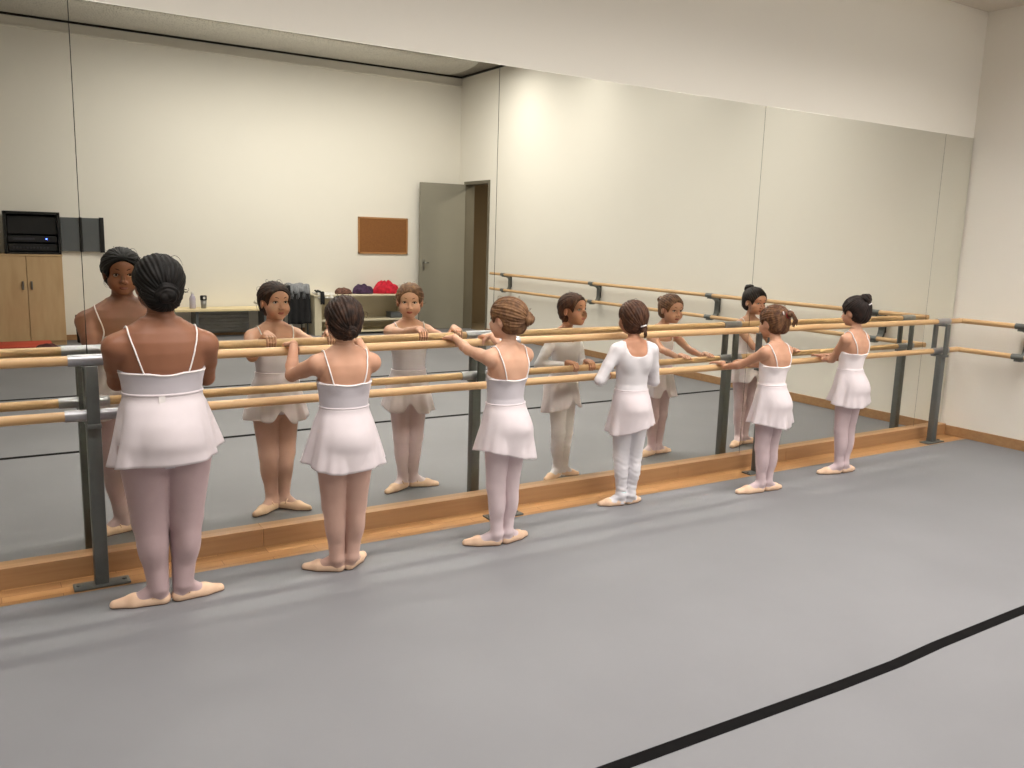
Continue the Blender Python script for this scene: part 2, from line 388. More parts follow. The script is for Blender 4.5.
# rack with equipment on the cabinet
c = empty('equipment_rack', (.59, YW + .24, ch), 0, 'black equipment rack with a blue light standing on the birch cabinet', 'audio rack')
q = MB(); W2, H2, D2 = .29, .495, .2
for lo, hi in (((-W2, -D2, 0), (W2, D2, .025)), ((-W2, -D2, H2 - .03), (W2, D2, H2)), ((-W2, -D2, 0), (-W2 + .028, D2, H2)), ((W2 - .028, -D2, 0), (W2, D2, H2)), ((-W2, -D2, 0), (W2, -D2 + .02, H2))): q.b2(lo, hi, .002)
q.build('rack_case', M['black'], c)
e_ = MB().b2((-W2 + .035, -.1, .035), (W2 - .035, D2 - .03, .12), .004).build('amplifier', M['black'], c)
q = MB()
for k in range(11): q.box((-.2 + k * .035, D2 - .026, .075), (.018, .012, .022), .002)
q.build('control_button', M['ledgrey'], e_)
e_ = MB().b2((-W2 + .035, -.1, .14), (W2 - .035, D2 - .03, .215), .004).build('player', M['black'], c)
MB().b2((-.2, D2 - .031, .165), (.02, D2 - .026, .19)).build('display_window', M['ledgrey'], e_)
MB().lathe((0, 0, 0), [(.006, -.003), (.009, 0), (.006, .004)], 14).build('indicator_light', M['led'], e_, True, (.14, D2 - .024, .18))
MB().b2((-W2 + .035, -.1, .235), (W2 - .035, D2 - .04, .44), .004).build('speaker_unit', M['black'], c)
# grey panel with black edges beside it on the wall
c = empty('wall_panel', (1.15, YW, 0), 0, 'grey smoked panel with black upright edges fixed to the wall beside the equipment rack', 'wall panel')
MB().b2((-.235, .006, 1.115), (.235, .04, 1.53), .003).build('panel', M['smoke'], c)
MB().b2((-.03, .012, 1.11), (.005, .052, 1.535), .003).build('edge_strip', M['black'], c)
MB().b2((.2, .012, 1.105), (.25, .055, 1.54), .003).build('edge_strip', M['black'], c)
# black bin / bag
q = MB()
q.lathe((0, 0, 0), [(.045, 0), (.052, .01), (.060, .2), (.064, .33), (.058, .345), (.05, .34), (.048, .30)], 24)
o = q.build('waste_bin', M['blackcloth'], None, True, (1.06, YW + .28, 0)); tag(o, 'slim black bin standing on the floor beside the birch cabinet', 'bin')
# red mat and dark bag on the floor
o = MB().b2((-.33, -.25, 0), (.33, .25, .05), .015).b2((-.31, -.24, .052), (.31, .25, .10), .015).build('exercise_mat', M['red'], None, False, (.38, -7.2, 0)); auto(o)
tag(o, 'red folded exercise mat lying on the floor before the birch cabinet', 'mat')

# bench over the wall heater
c = empty('bench', (2.95, YW + .2, 0), 0, 'pale wooden bench plank on grey supports along the rear wall', 'bench')
MB().b2((-.80, -.18, .362), (.64, .18, .395), .004).build('bench_top', M['plank'], c)
for x in (-.52, .38):
    MB().b2((x - .018, -.15, 0), (x + .018, .15, .362), .003).build('leg', M['smoke'], c)
c = empty('wall_heater', (2.88, YW, 0), 0, 'low grey ribbed heater on the rear wall under the bench plank', 'heater')
q = MB(); q.b2((-.42, .0, .04), (.30, .06, .36), .006)
q.build('heater_body', M['heater'], c)
q = MB()
for k in range(6): q.box((-.06, .068, .075 + k * .05), (.70, .014, .034), .005)
q.build('heater_fin', M['heater'], c)
# bottle and shaker
o = MB().lathe((0, 0, 0), [(.036, 0), (.04, .008), (.04, .13), (.034, .155), (.018, .175), (.016, .20)], 24).build('bottle_body', M['bottle'], None, True)
c = empty('water_bottle', (2.40, YW + .24, .395), 0, 'pale water bottle standing on the bench by the big girl', 'bottle')
o.parent = c
MB().lathe((0, 0, .195), [(.019, 0), (.02, .004), (.02, .024), (.016, .028)], 20).build('cap', M['whitecloth'], c, True)
c = empty('drink_shaker', (2.54, YW + .24, .395), 0, 'small black and silver shaker standing on the bench plank', 'shaker')
MB().lathe((0, 0, 0), [(.030, 0), (.033, .006), (.039, .11)], 24).build('cup', M['heater'], c, True)
MB().lathe((0, 0, .11), [(.042, 0), (.043, .01), (.043, .055), (.036, .062)], 24).build('lid', M['black'], c, True)
MB().b2((-.014, .040, .125), (.014, .045, .155), .002).build('badge', M['whitecloth'], c)

# coat, scarf on a chair
c = empty('chair', (3.78, YW + .26, 0), 0, 'dark chair by the rear wall buried under a black coat', 'chair')
q = MB().box((0, 0, .36), (.30, .30, .03), .01).build('seat', M['black'], c)
for sx in (-1, 1):
    for sy_ in (-1, 1):
        MB().tube([(sx * .13, sy_ * .13, 0), (sx * .125, sy_ * .125, .35)], .011, 10).build('leg', M['steel'], c, True)
MB().box((0, -.145, .52), (.28, .02, .28), .008).build('backrest', M['black'], c)

def cloth_pile(name, mat, loc, rx, ry, rz, seed, label, cat, amp=.25, n=40, group=None):
    rnd = random.Random(seed); ph = [rnd.uniform(0, 6.28) for _ in range(8)]
    bm = bmesh.new(); rows = []
    for i in range(n // 2 + 1):
        v_ = i / (n // 2) * PI / 2; row = []
        for k in range(n):
            a = 2 * PI * k / n
            rr = 1 + amp * .45 * math.sin(3 * a + ph[0] + 2 * v_) + amp * .3 * math.sin(7 * a + ph[1] - 5 * v_)
            zz = 1 + amp * .9 * math.sin(2.2 * math.cos(a) * math.cos(v_) * 3 + ph[2]) * math.cos(2.6 * math.sin(a) * math.cos(v_) * 3 + ph[3])
            row.append(bm.verts.new((rx * rr * math.cos(a) * math.cos(v_), ry * rr * math.sin(a) * math.cos(v_), max(0, rz * zz * math.sin(v_) ** .7))))
        rows.append(row)
    for i in range(len(rows) - 1):
        for k in range(n):
            bm.faces.new((rows[i][k], rows[i][(k + 1) % n], rows[i + 1][(k + 1) % n], rows[i + 1][k]))
    bm.faces.new(rows[0][::-1])
    bmesh.ops.remove_doubles(bm, verts=bm.verts, dist=.0005)
    bmesh.ops.recalc_face_normals(bm, faces=bm.faces)
    me = bpy.data.meshes.new(name); bm.to_mesh(me); bm.free()
    o = link(name, me, mat, None, True, loc)
    return tag(o, label, cat, group)

def drape(name, mat, c, w, d, top, drop, seed, label, cat, fringe=False):
    """cloth hung over an edge: top lies flat, front falls with folds"""
    rnd = random.Random(seed); ph = [rnd.uniform(0, 6.28) for _ in range(4)]
    bm = bmesh.new(); nx, ns = 36, 22; rows = []
    for j in range(ns + 1):
        s_ = j / ns * (d + drop); row = []
        for i in range(nx + 1):
            x = (i / nx - .5) * w
            fall = max(0, s_ - d)
            y = -d / 2 + min(s_, d) + (.02 + .012 * math.sin(i / nx * 22 + ph[0])) * min(1, fall / .06)
            z = top - fall + .014 * math.sin(i / nx * 9 + ph[1]) * math.sin(s_ * 25 + ph[2]) + .012
            if j == 0: z -= .004
            x *= 1 + .08 * math.sin(3 * s_ / (d + drop) + ph[3])
            row.append(bm.verts.new((x, y, z)))
        rows.append(row)
    for j in range(ns):
        for i in range(nx): bm.faces.new((rows[j][i], rows[j][i + 1], rows[j + 1][i + 1], rows[j + 1][i]))
    me = bpy.data.meshes.new(name); bm.to_mesh(me); bm.free()
    o = link(name, me, mat, None, True, c); md = o.modifiers.new('thick', 'SOLIDIFY'); md.thickness = .012; md.offset = 1
    if fringe:
        f_ = MB()
        for i in range(16):
            x = (i / 15 - .5) * w * .98; y = d / 2 + .022
            f_.tube([(x, y, top - drop + .02), (x + .004 * math.sin(i * 2.3), y + .004, top - drop - .03), (x + .006 * math.sin(i), y, top - drop - .07)], .0035, 6)
        f_.build('fringe', mat, o, True)
    return tag(o, label, cat)
drape('winter_coat', M['blackcloth'], (3.78, YW + .26, 0), .33, .3, .66, .50, 3, 'black coat draped over the chair at the rear wall', 'coat')
drape('scarf', M['greycloth'], (3.79, YW + .27, 0), .26, .30, .69, .10, 8, 'grey fringed scarf lying over the black coat', 'scarf', True)

# low open cream shelf unit
c = empty('shelf_unit', (4.72, YW + .24, 0), 0, 'low cream open shelf unit against the rear wall with clothes on top', 'shelf unit')
hw = .73; ht = .57
q = MB(); q.b2((-hw, -.22, 0), (-hw + .10, .22, ht - .02), .002); q.build('side_panel', M['cream'], c)
MB().b2((hw - .025, -.22, 0), (hw, .22, ht - .02), .002).build('side_panel', M['cream'], c)
MB().b2((-hw - .01, -.23, ht - .02), (hw + .01, .235, ht), .002).build('top_board', M['cream'], c)
MB().b2((-hw + .02, -.22, .0), (hw - .02, -.21, ht - .02)).build('back_panel', M['cream'], c)
MB().b2((-hw + .1, -.2, .19), (hw - .025, .2, .215), .002).build('shelf', M['cream'], c)
MB().b2((-hw + .1, -.2, .03), (hw - .025, .21, .05), .002).build('shelf', M['cream'], c)
MB().b2((-.02, -.21, .05), (0, .19, .19), .002).build('divider', M['cream'], c)
o = MB().b2((-.09, -.1, 0), (.09, .1, .07), .01).b2((-.092, -.102, .07), (.092, .102, .084), .004).build('storage_box', M['smoke'], None, False, (5.28, YW + .28, .215)); auto(o)
tag(o, 'small grey box standing inside the cream shelf unit', 'box')
drape('white_shirt', M['whitecloth'], (4.16, YW + .34, 0), .26, .22, ht, .06, 11, 'white garment with a dark strap hanging over the cream shelf top', 'clothing')
o = drape('belt', M['blackcloth'], (4.09, YW + .365, 0), .05, .24, ht + .025, .15, 12, 'narrow dark belt hanging over the edge of the cream shelf unit', 'belt')
cloth_pile('folded_shirt', M['browncloth'], (4.50, YW + .22, ht), .125, .12, .085, 21, 'brown checked garment folded on the cream shelf unit', 'clothing', .12)
cloth_pile('purple_sweater', M['purplecloth'], (4.80, YW + .2, ht), .15, .14, .125, 22, 'dark purple crumpled sweater between the brown and red clothes', 'clothing', .2)
cloth_pile('red_jacket', M['redcloth'], (5.16, YW + .2, ht), .185, .15, .165, 23, 'bright red crumpled jacket lying on the cream shelf unit', 'jacket', .28)
cloth_pile('dance_bag', M['darkred'], (.60, -6.55, 0), .15, .12, .17, 25, 'dark red round dance bag on the floor next to the red mat', 'bag', .05)

# cork board
c = empty('cork_board', (5.215, YW, 0), 0, 'brown cork board with a thin wooden frame hanging on the rear wall', 'notice board')
MB().b2((-.38, .002, 1.165), (.38, .014, 1.665)).build('cork_surface', M['cork'], c)
q = MB(); 
for lo, hi in (((-.4, .001, 1.145), (.4, .022, 1.17)), ((-.4, .001, 1.66), (.4, .022, 1.685)), ((-.4, .001, 1.145), (-.378, .022, 1.685)), ((.378, .001, 1.145), (.4, .022, 1.685))): q.b2(lo, hi, .002)
q.build('frame', M['corkframe'], c)

# ------------------------------------------------------------------ lamps: long linear ceiling fittings, off picture
LAMP_COL = (1.0, .95, .90)
M['lamp'] = emis_mat('lamp_diffuser', (1.0, .93, .86, 1), 6)
names = ['over the dancers', 'over the front tape line', 'over the middle of the room', 'nearest the rear wall']
for i, (y, z, P_, spr, cx, hl) in enumerate(((-1.66, 3.76, 222, 116, 2.55, 3.45), (-3.1, 3.76, 72, 150, 3.85, 2.17), (-4.7, 3.76, 110, 170, 3.85, 2.17), (-6.3, 3.76, 235, 180, 3.75, 2.17))):
    c = empty('ceiling_lamp', (cx, y, z), 0, 'long linear ceiling lamp ' + names[i], 'lamp', 'linear ceiling lamps')
    MB().box((0, 0, .045), (2 * hl + .06, .16, .07), .005).build('lamp_housing', M['alu'], c)
    MB().b2((-hl, -.055, -.0), (hl, .055, .012)).build('diffuser', M['lamp'], c)
    for x in (-2, 0, 2): MB().tube([(x, 0, .07), (x, 0, .09)], .004, 6).build('suspension_rod', M['alu'], c)
    L_ = bpy.data.lights.new('lamp_light', 'AREA'); L_.shape = 'RECTANGLE'; L_.size = 2 * hl - .04; L_.size_y = .15; L_.energy = P_; L_.color = LAMP_COL; L_.spread = math.radians(spr)
    lo = bpy.data.objects.new('lamp_light', L_); COL.objects.link(lo); lo.parent = c; lo.location = (0, 0, -.004)

# ------------------------------------------------------------------ people: bodies grown from distance fields, meshed as one surface
F32 = np.float32
def smin(a, b, k):
    if isinstance(k, (int, float)) and k <= 1e-6: return np.minimum(a, b)
    h = np.clip(.5 + .5 * (b - a) / k, 0, 1)
    return b * (1 - h) + a * h - k * h * (1 - h)

class Cone:
    def __init__(s, a, b, ra, rb): s.a = np.array(a, float); s.b = np.array(b, float); s.ra = ra; s.rb = rb
    def bbox(s):
        r = max(s.ra, s.rb); return np.minimum(s.a, s.b) - r, np.maximum(s.a, s.b) + r
    def d(s, x, y, z):
        v = s.b - s.a; L2 = max(v @ v, 1e-9)
        t = np.clip(((x - s.a[0]) * v[0] + (y - s.a[1]) * v[1] + (z - s.a[2]) * v[2]) / L2, 0, 1)
        q = (x - s.a[0] - t * v[0]) ** 2 + (y - s.a[1] - t * v[1]) ** 2 + (z - s.a[2] - t * v[2]) ** 2
        return np.sqrt(q) - (s.ra + (s.rb - s.ra) * t)

class Ell:
    def __init__(s, c, r, R=None): s.c = np.array(c, float); s.r = np.array(r, float); s.R = np.eye(3) if R is None else np.array(R, float)
    def bbox(s):
        m = max(s.r); return s.c - m, s.c + m
    def d(s, x, y, z):
        x = x - s.c[0]; y = y - s.c[1]; z = z - s.c[2]; R = s.R
        a = R[0, 0] * x + R[1, 0] * y + R[2, 0] * z; b = R[0, 1] * x + R[1, 1] * y + R[2, 1] * z; c = R[0, 2] * x + R[1, 2] * y + R[2, 2] * z
        k0 = np.sqrt((a / s.r[0]) ** 2 + (b / s.r[1]) ** 2 + (c / s.r[2]) ** 2) + 1e-9
        k1 = np.sqrt((a / s.r[0] ** 2) ** 2 + (b / s.r[1] ** 2) ** 2 + (c / s.r[2] ** 2) ** 2) + 1e-9
        return k0 * (k0 - 1) / k1

class Stack:
    """trunk: elliptical sections (z, rx, ry, cy) joined smoothly"""
    def __init__(s, rows): s.t = np.array(rows, float)
    def sec(s, z): return [np.interp(z, s.t[:, 0], s.t[:, i]) for i in (1, 2, 3)]
    def bbox(s):
        t = s.t; return np.array([-t[:, 1].max(), (t[:, 3] - t[:, 2]).min(), t[0, 0]]), np.array([t[:, 1].max(), (t[:, 3] + t[:, 2]).max(), t[-1, 0]])
    def d(s, x, y, z):
        rx, ry, cy = s.sec(np.clip(z, s.t[0, 0], s.t[-1, 0]))
        q = np.sqrt((x / rx) ** 2 + ((y - cy) / ry) ** 2) + 1e-9
        dd = (q - 1) * np.minimum(rx, ry)
        e = np.maximum(s.t[0, 0] - z, z - s.t[-1, 0])
        return np.maximum(dd, e)

def comb(groups, x, y, z):
    """groups: (prims, inner k, outer k or function of z). x,y,z may be open grids or point lists"""
    grid = getattr(x, 'ndim', 1) == 3
    shp = np.broadcast(x, y, z).shape
    Fd = np.full(shp, 1.0, F32)
    for prims, ki, ko in groups:
        G = np.full(shp, 1.0, F32)
        for p in prims:
            if grid:
                lo, hi = p.bbox(); pad = ki + .03
                sl = []
                for ax, l, h_ in ((x.ravel(), lo[0], hi[0]), (y.ravel(), lo[1], hi[1]), (z.ravel(), lo[2], hi[2])):
                    sl.append(slice(int(np.searchsorted(ax, l - pad)), int(np.searchsorted(ax, h_ + pad))))
                sl = tuple(sl)
                if any(q.stop <= q.start for q in sl): continue
                xx = x[sl[0]]; yy = y[:, sl[1]]; zz = z[:, :, sl[2]]
                G[sl] = smin(G[sl], p.d(xx, yy, zz), ki)
            else: G = smin(G, p.d(x, y, z), ki)
        k = ko(z) if callable(ko) else ko
        Fd = smin(Fd, G, k)
    return Fd

def surface_net(Fd, lo, h):
    S = Fd < 0
    nx, ny, nz = Fd.shape
    cs = [S[i:nx - 1 + i, j:ny - 1 + j, k:nz - 1 + k] for i in (0, 1) for j in (0, 1) for k in (0, 1)]
    cnt = sum(c.astype(np.int8) for c in cs)
    act = (cnt > 0) & (cnt < 8)
    I = np.argwhere(act)
    idx = np.full(act.shape, -1, np.int64); idx[act] = np.arange(len(I))
    off = np.array([(i, j, k) for i in (0, 1) for j in (0, 1) for k in (0, 1)])
    V = np.zeros((len(I), 3)); N = np.zeros(len(I))
    val = np.stack([Fd[I[:, 0] + o[0], I[:, 1] + o[1], I[:, 2] + o[2]] for o in off], 1).astype(float)
    for a in range(8):
        for b_ in range(a + 1, 8):
            if np.abs(off[a] - off[b_]).sum() != 1: continue
            va, vb = val[:, a], val[:, b_]; m = (va < 0) != (vb < 0)
            t = np.where(m, va / np.where(m, va - vb, 1), 0)
            V += np.where(m[:, None], off[a] + (off[b_] - off[a]) * t[:, None], 0); N += m
    V = (V / N[:, None] + I) * h + lo
    faces = []
    for ax in range(3):
        a1, a2 = (ax + 1) % 3, (ax + 2) % 3
        s0 = [slice(None)] * 3; s1 = [slice(None)] * 3; s0[ax] = slice(0, -1); s1[ax] = slice(1, None)
        A = S[tuple(s0)]; B = S[tuple(s1)]
        E = np.argwhere(A != B)
        E = E[(E[:, a1] > 0) & (E[:, a2] > 0) & (E[:, a1] < Fd.shape[a1] - 1) & (E[:, a2] < Fd.shape[a2] - 1)]
        ins = A[E[:, 0], E[:, 1], E[:, 2]]
        def cell(d1, d2):
            C = E.copy(); C[:, a1] -= d1; C[:, a2] -= d2; return idx[C[:, 0], C[:, 1], C[:, 2]]
        q = np.stack([cell(1, 1), cell(0, 1), cell(0, 0), cell(1, 0)], 1)
        q[~ins] = q[~ins][:, ::-1]
        faces.append(q)
    return V, np.concatenate(faces)

def mesh_field(fn, lo, hi, h):
    lo = np.array(lo, float); n = np.ceil((np.array(hi) - lo) / h).astype(int) + 1
    x = (lo[0] + h * np.arange(n[0])).reshape(-1, 1, 1); y = (lo[1] + h * np.arange(n[1])).reshape(1, -1, 1); z = (lo[2] + h * np.arange(n[2])).reshape(1, 1, -1)
    Fd = fn(x, y, z)
    Fd[0] = Fd[-1] = .1; Fd[:, 0] = Fd[:, -1] = .1; Fd[:, :, 0] = Fd[:, :, -1] = .1
    return surface_net(Fd, lo, h)

def np_mesh(name, V, Q):
    me = bpy.data.meshes.new(name)
    me.vertices.add(len(V)); me.vertices.foreach_set('co', np.asarray(V, F32).ravel())
    me.loops.add(len(Q) * 4); me.loops.foreach_set('vertex_index', np.asarray(Q, np.int32).ravel())
    me.polygons.add(len(Q)); me.polygons.foreach_set('loop_start', np.arange(0, len(Q) * 4, 4, dtype=np.int32))
    try: me.polygons.foreach_set('loop_total', np.full(len(Q), 4, np.int32))
    except Exception: pass
    me.update(calc_edges=True); me.validate()
    return me

def join_vq(parts):
    V, Q, n = [], [], 0
    for v, q in parts: V.append(v); Q.append(q + n); n += len(v)
    return np.concatenate(V), np.concatenate(Q)

def rot3(yaw=0, pitch=0, roll=0):
    """yaw about z (positive turns to the person's left), pitch positive looks up, roll tilts"""
    return np.array(Matrix.Rotation(yaw, 3, 'Z') @ Matrix.Rotation(pitch, 3, 'X') @ Matrix.Rotation(roll, 3, 'Y'))

def unit(v): v = np.array(v, float); return v / np.linalg.norm(v)

def ik(S, W, l1, l2, pole):
    S = np.array(S, float); W = np.array(W, float); v = W - S; d_ = np.linalg.norm(v); a = v / d_
    d2 = min(d_, (l1 + l2) * .995)
    c = (l1 * l1 - l2 * l2 + d2 * d2) / (2 * d2); hh = math.sqrt(max(l1 * l1 - c * c, 0))
    p = np.array(pole, float); p = p - a * (p @ a); p = unit(p)
    return S + a * c + p * hh

def hair_mat(name, dark, light):
    m, nt, b = new_mat(name)
    v = coords(nt, (1, 1, .5))
    n = nt.nodes.new('ShaderNodeTexNoise'); n.inputs['Scale'].default_value = 55; n.inputs['Detail'].default_value = 4; nt.links.new(v, n.inputs['Vector'])
    r = nt.nodes.new('ShaderNodeValToRGB'); r.color_ramp.elements[0].position = .38; r.color_ramp.elements[1].position = .68
    r.color_ramp.elements[0].color = lin(dark); r.color_ramp.elements[1].color = lin(light)
    nt.links.new(n.outputs['Fac'], r.inputs['Fac']); nt.links.new(r.outputs['Color'], b.inputs['Base Color'])
    b.inputs['Roughness'].default_value = .62; b.inputs['Specular IOR Level'].default_value = .25
    bp = nt.nodes.new('ShaderNodeBump'); bp.inputs['Strength'].default_value = .5; bp.inputs['Distance'].default_value = .004
    nt.links.new(n.outputs['Fac'], bp.inputs['Height']); nt.links.new(bp.outputs['Normal'], b.inputs['Normal'])
    return m

def make_dancer(label, pos, yaw, H, W=1.0, arms=(), feet=(), head=(0, 0, 0), skin=None, hair=None, hairspec=None, leo=None, tights=None, skirtm=None,
                waist=.62, neck_back=.70, hem=.41, sleeves=False, lip='lip', HS=1.0, skirtw=.15, brief=.515, tagged=False, slant=0., shdrop=.004, pleat=1., lean=(0, 0), knee=0., wrapped=True, seed=0, limb=1.0):
    s = H / 1.19
    rnd = random.Random(seed)
    root = empty('person', (pos[0], pos[1], 0), yaw, label, 'person', 'young dancers at the barre')
    cy_, sy_ = math.cos(yaw), math.sin(yaw)
    def loc(p):                                   # world -> person frame
        dx, dy = p[0] - pos[0], p[1] - pos[1]
        return np.array([cy_ * dx + sy_ * dy, -sy_ * dx + cy_ * dy, p[2]])
    wl = limb
    T = Stack([(z * s, rx * s * W, ry * s * (1 + (W - 1) * .8), c * s) for z, rx, ry, c in (
        (.500, .050, .050, -.005), (.520, .082, .068, -.010), (.550, .100, .080, -.014), (.590, .108, .086, -.016), (.630, .104, .082, -.010), (.680, .093, .073, .000),
        (.730, .087, .068, .006), (.780, .091, .070, .004), (.830, .099, .073, .000), (.880, .105, .072, -.002), (.915, .104, .066, -.004), (.945, .090, .054, -.006), (.965, .066, .044, -.008), (.985, .042, .038, -.008))])
    shx = .112 * s * (1 + (W - 1) * .75); shz = (.925 - shdrop) * s
    torso = [T, Cone((-.05 * s, -.006 * s, .965 * s), (-shx * .95, -.006 * s, shz + .008 * s), .024 * s, .030 * s), Cone((.05 * s, -.006 * s, .965 * s), (shx * .95, -.006 * s, shz + .008 * s), .024 * s, .030 * s),
             Ell((-.045 * s * W, -.048 * s, .580 * s), (.056 * s * W, .050 * s * W, .058 * s)), Ell((.045 * s * W, -.048 * s, .580 * s), (.056 * s * W, .050 * s * W, .058 * s)),
             Ell((-.05 * s, -.045 * s, .87 * s), (.038 * s, .03 * s, .06 * s)), Ell((.05 * s, -.045 * s, .87 * s), (.038 * s, .03 * s, .06 * s))]
    # head
    hs = HS * 1.0
    Rh = rot3(*head)
    hc = np.array([lean[0], .012 * s + lean[1], (1.008 * s + .087 * hs)])
    neck = [Cone((0, -.012 * s, .955 * s), (hc[0] * .8, hc[1] - .018, hc[2] - .05 * hs), .036 * s * (1 + (W - 1) * .6), .033 * s * (1 + (W - 1) * .6))]
    def hp(p): return hc + Rh @ (np.array(p, float) * hs)
    def he(c, r, R2=None): return Ell(hp(c), np.array(r) * hs, Rh if R2 is None else Rh @ R2)
    face = [he((0, -.012, .022), (.069, .083, .070)), he((0, .016, -.034), (.053, .058, .058)), Cone(hp((0, .045, -.074)), hp((0, .040, -.07)), .019 * hs, .02 * hs),
            he((-.034, .040, -.034), (.024, .026, .026)), he((.034, .040, -.034), (.024, .026, .026)), he((0, .052, .028), (.045, .022, .03))]
    face2 = [Cone(hp((0, .071, -.002)), hp((0, .086, -.026)), .0055 * hs, .0095 * hs), he((-.009, .079, -.030), (.0065, .008, .006)), he((.009, .079, -.030), (.0065, .008, .006))]
    ears = [he((-.067, -.010, -.008), (.007, .016, .024), rot3(.3)), he((.067, -.010, -.008), (.007, .016, .024), rot3(-.3))]
    headg = [(face, .018 * hs, .012), (face2, .004, .008 * hs), (ears, .004, .005)]
    sock = [he((-.0265, .074, .001), (.0125, .0125, .0058)), he((.0265, .074, .001), (.0125, .0125, .0058))]
    # legs and feet
    legs = []; feetg = []; shoeg = []; info = []
    for i, sd in enumerate((-1, 1)):
        tx, ty = feet[i]
        f = loc((tx, ty, 0)); heel = np.array([sd * .007 * s, 0, 0]); fd = f - heel; fd[2] = 0; L = np.linalg.norm(fd); fd = fd / L
        gd = np.array([-fd[1], fd[0], 0])
        hip = (sd * .050 * s * W, -.006 * s, .545 * s); kn = (sd * (.043 + knee) * s * W, .006 * s, .300 * s); an = np.array((sd * .024 * s * (1 + (W - 1) * 1.2), 0.0, .062 * s)) + fd * .007
        legs.append([Cone(hip, kn, .062 * s * W * wl, .041 * s * W * wl), Ell((sd * .041 * s * W, -.008 * s, .225 * s), (.033 * s * W * wl, .037 * s * W * wl, .085 * s)), Cone(kn, an, .038 * s * W * wl, .026 * s * (1 + (W - 1) * .6) * wl)])
        fs = L / .19
        ft = [Cone(an, heel + fd * .024 * fs + (0, 0, .022), .024 * s, .0215 * fs), Cone(heel + fd * .022 * fs + (0, 0, .021), heel + fd * .115 * fs + (0, 0, .017), .0215 * fs, .024 * fs), Cone(heel + fd * .115 * fs + (0, 0, .015), heel + fd * (L - .015) + (0, 0, .010), .023 * fs, .012 * fs),
              Cone(an + (0, 0, .0), heel + fd * .105 * fs + (0, 0, .020), .022 * s, .019 * fs)]
        feetg.append(ft); info.append((heel, fd, gd, L, fs))
    # arms
    armg = []; handg = []; handinfo = []
    for i, sd in enumerate((-1, 1)):
        a_ = arms[i]
        B = loc(a_['bar']); ud = math.radians(a_.get('dir', 0)); u = loc((pos[0] + math.sin(ud), pos[1] + math.cos(ud), 0)); u[2] = 0; u = unit(u)
        v = np.array([u[1], -u[0], 0.])            # points to the person's right
        med = v * (-sd)
        k = .92 * s if W < 1.1 else .95 * s * .95
        cu = a_.get('curl', 1.); Z = np.array([0, 0, 1.]); B = B + Z * 0
        wr = B - u * .060 * k + Z * (.022 + .016 * k) if not a_.get('wlow') else B - u * .064 * k + Z * .012
        Sh = np.array([sd * shx, -.006 * s, shz])
        if a_.get('fwd'): Sh = Sh + np.array([0, a_['fwd'], a_.get('up', 0)])
        pole = a_.get('pole', (sd * .6, -.5, -1.)); 
        E_ = ik(Sh, wr, a_.get('ul', .196) * s, a_.get('fl', .166) * s, pole)
        ar = a_.get('r', 1.) * (1 + (W - 1) * 1.1)
        armg.append([Cone(Sh, Sh + (E_ - Sh) * .5, .034 * s * ar, .0285 * s * ar), Cone(Sh + (E_ - Sh) * .5, E_, .0285 * s * ar, .0235 * s * ar), Cone(E_, E_ + (wr - E_) * .3, .0235 * s * ar, .0245 * s * ar), Cone(E_ + (wr - E_) * .3, wr, .0245 * s * ar, .0165 * s * (1 + (W - 1) * .5))])
        pr = []
        off = (-.0195, -.0065, .0065, .0195); lens = (.95, 1.05, 1., .82)      # index .. little, medial first
        pr_p = [Cone(wr, B - u * .034 * k + Z * .0335, .0165 * s, .0135 * k)] + [Cone(B - u * .046 * k + med * (-o * .8) * k + Z * .0335, B - u * .004 * k + med * (-o) * k + Z * .0320, .0118 * k, .0095 * k) for o in off]
        fing = []
        for o, ln in zip(off, lens):
            m0 = B - u * .004 * k - med * o * k + Z * .031
            if cu > .5:
                p1 = B + u * .021 * ln * k - med * o * 1.05 * k + Z * .0265; p2 = B + u * .031 * k - med * o * 1.03 * k + Z * (.008 - .004 * ln); p3 = B + u * .0235 * k - med * o * k - Z * .0135 * ln
            else:
                p1 = B + u * .026 * ln * k - med * o * 1.15 * k + Z * .031; p2 = B + u * .043 * ln * k - med * o * 1.25 * k + Z * .027; p3 = B + u * .058 * ln * k - med * o * 1.3 * k + Z * .020
            fing.append([Cone(m0, p1, .0078 * k, .0070 * k), Cone(p1, p2, .0070 * k, .0063 * k), Cone(p2, p3, .0063 * k, .0056 * k)])
        th0 = B - u * .046 * k + med * .016 * k + Z * .028; th1 = B - u * .033 * k + med * .032 * k + Z * .014; th2 = B - u * .0275 * k + med * .034 * k - Z * .008
        if cu <= .5: th1 = B - u * .022 * k + med * .038 * k + Z * .029; th2 = B - u * .002 * k + med * .046 * k + Z * .028
        th = [Cone(th0, th1, .0095 * k, .0080 * k), Cone(th1, th2, .0078 * k, .0062 * k)]
        handg.append([(pr_p, .010 * k, .006)] + [(f_, .003, .0012) for f_ in fing] + [(th, .004, .004)])
        handinfo.append((wr, B, u, E_))
        root['elbow_%d' % i] = [float(q) for q in E_]
    legk = lambda z: np.clip((z - .46 * s) / (.08 * s), 0, 1) * .022 + .002
    bodyg = [(torso, .022 * s, .02), (neck, .01, .022 * s)] + [(a, .010 * s, .022 * s) for a in armg] + [(l, .018 * s, legk) for l in legs] + [(f_, .010, .012) for f_ in feetg]
    allg = bodyg + headg
    zc = hc[2] - .088 * hs
    Wr = [(h_[0], unit(h_[1] - h_[2] * .034 - h_[0] * 1 + np.array([0, 0, .033])) if False else unit(h_[0] - h_[3])) for h_ in handinfo]
